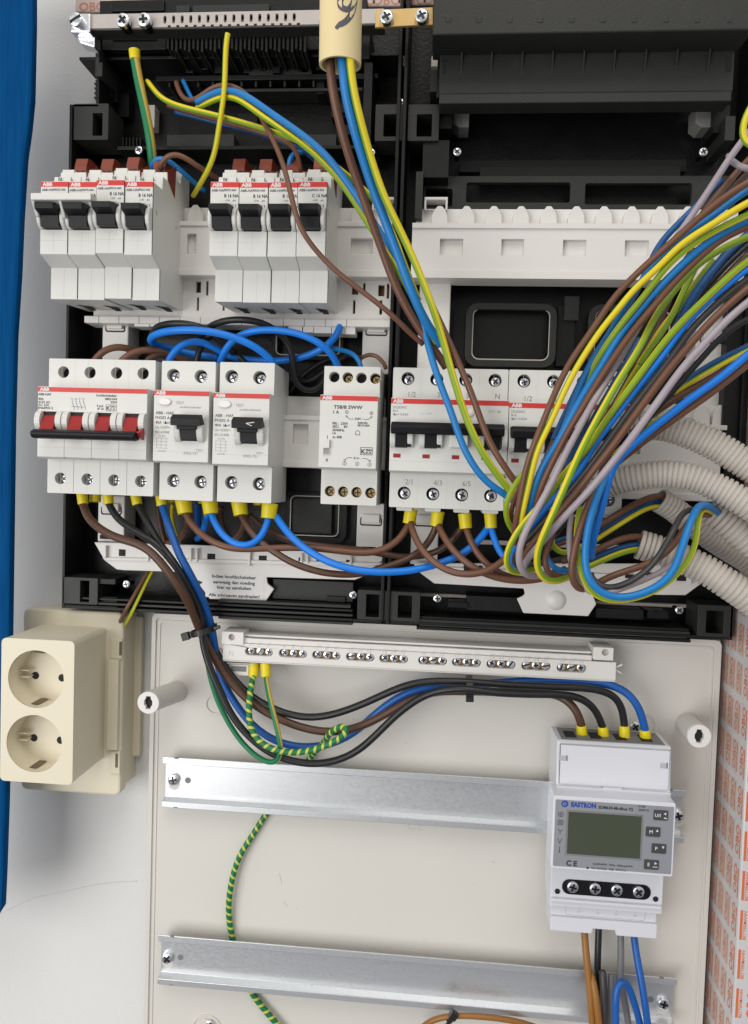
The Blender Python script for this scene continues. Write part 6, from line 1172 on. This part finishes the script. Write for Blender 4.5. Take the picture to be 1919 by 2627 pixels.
# ferrules that crowd the terminals behind the front ones
for i, (x, y, wd, ln, w, lab) in enumerate(((244, 1288, 30, 5, 8, 'short yellow end sleeve beside the first brown supply cable'), (438, 1290, 24, 5, 4, 'short yellow end sleeve beside the blue supply cable'), (520, 1292, 26, 4, 6, 'small yellow end sleeve left of the short blue jumper loop'), (662, 1296, 26, 4, 6, 'small yellow end sleeve left of the long blue jumper cable'))):
    g = G(); a = P(x, y, w); b = P(x, y - 26, w); d = (b - a).normalized(); tube(g, [a + d * (k * 1.2) for k in range(6)], rpx(wd, w), M['ferr'], 18)
    g.build('end_sleeve', label=lab, cat='end sleeve', group='spare yellow end sleeves under the breakers')

# --- wires to the socket, cables under the meter
w_('reddish brown wire running down to the cream socket', 'br', 11, [(396, 1440, -10), (383, 1464, -8), (354, 1513, 2), (328, 1558, 8), (314, 1582, 2), (306, 1600, -10)], 'wires to the socket')
w_('yellow-green wire running down to the cream socket', 'yg', 9, [(404, 1440, -10), (390, 1466, -8), (364, 1515, 2), (341, 1563, 8), (328, 1588, 2), (318, 1606, -10)], 'wires to the socket', phase=.3)
for lab, col, wp, pts in [
 ('ochre brown cable hanging from the left of the meter', 'or_', 18, [(1499, 2375, 6), (1500, 2400, 8), (1504, 2445, 12), (1511, 2506, 14), (1516, 2566, 16), (1520, 2640, 16)]),
 ('second ochre cable splitting off beside the first one at the lower rail', 'or_', 19, [(1508, 2490, 10), (1520, 2508, 14), (1529, 2566, 18), (1538, 2640, 18)]),
 ('black cable hanging from the notch in the meter', 'bk', 17, [(1536, 2370, 4), (1535, 2400, 6), (1533, 2445, 8), (1532, 2506, 8), (1536, 2566, 6), (1540, 2640, 6)]),
 ('grey cable hanging below the meter', 'gr', 17, [(1592, 2380, 4), (1592, 2405, 6), (1594, 2445, 8), (1592, 2506, 8), (1603, 2566, 8), (1614, 2640, 8)]),
 ('blue cable hanging at the right end of the meter', 'bl3', 18, [(1625, 2385, 4), (1627, 2408, 6), (1637, 2469, 12), (1649, 2530, 16), (1656, 2580, 18), (1664, 2650, 18)]),
 ('blue cable looped over at the lower rail', 'bl3', 18, [(1580, 2650, 24), (1580, 2600, 24), (1580, 2554, 24), (1585, 2518, 22), (1597, 2506, 20), (1612, 2528, 18), (1628, 2574, 16), (1640, 2620, 14), (1648, 2660, 14)]),
 ('dark grey cable end standing up behind the looped blue cable', 'dg', 19, [(1545, 2492, 12), (1547, 2500, 14), (1549, 2530, 16), (1550, 2640, 16)]),
 ('pale grey cable end standing up between the dark grey and blue cables', 'gr', 15, [(1566, 2498, 8), (1567, 2510, 10), (1566, 2560, 12), (1567, 2650, 12)])]:
    w_(lab, col, wp, pts, GM)
w_('ochre cable lying along the bottom edge of the photo with a black tie', 'or_', 15, [(1070, 2650, 0), (1100, 2622, 4), (1135, 2610, 6), (1164, 2606, 6), (1249, 2609, 6), (1323, 2619, 4), (1390, 2640, 0)], GM)

# --- cable ties
def tie(label, px, py, w, ang, rx, ry, wd, head, tail=True):
    t = thing('cable_tie', label, 'cable tie', P(px, py, w)); c = P(px, py, w); ca, sa = math.cos(ang), math.sin(ang)
    ax = Vector((ca, sa, 0)); ac = Vector((-sa, ca, 0)); g = G(); n = 28; vs = []
    for q in (1.0, 1.09):
        for k in range(n):
            th = 2 * math.pi * k / n
            for s_ in (-wd / 2, wd / 2): vs.append(c + ac * (rx * q * math.cos(th)) + Vector((0, 0, 1)) * (ry * q * math.sin(th)) + ax * s_)
    fs = []
    for k in range(n):
        a, b = 2 * k, 2 * ((k + 1) % n); o = 2 * n
        fs += [(a, b, b + 1, a + 1), (a + o, a + 1 + o, b + 1 + o, b + o), (a, a + o, b + o, b), (a + 1, b + 1, b + 1 + o, a + 1 + o)]
    g.add(vs, fs, M['tie']); g.build('strap', t)
    g = G(); h = c + ac * (rx * head) + Vector((0, 0, ry * .55)); L = 2.6
    def bx(c0, l, m, n_):
        g.add([c0 + ac * (i * l) + ax * (j * m) + Vector((0, 0, k * n_)) for i in (-1, 1) for j in (-1, 1) for k in (-1, 1)], [(0, 1, 3, 2), (4, 6, 7, 5), (0, 4, 5, 1), (2, 3, 7, 6), (0, 2, 6, 4), (1, 5, 7, 3)], M['tie'])
    bx(h, L, 2.5, 1.9); 
    if tail: bx(h - ac * (rx * head * 1.95), 2.4, 1.2, .6)
    g.build('lock_head', t, bevel=.4)
tie('black cable tie round the four supply cables just below the enclosure', 524, 1617, 14, math.radians(-72), 8.2, 9.5, 3.8, -1.35)
tie('black cable tie round the supply cables under the middle of the terminal strip', 1204, 1762, 10, math.radians(3), 6.6, 8.6, 4.2, -.85, False)
tie('small black cable tie on the ochre cable at the bottom edge', 1157, 2609, 6, math.radians(-30), 3.4, 3.4, 2.6, .9)
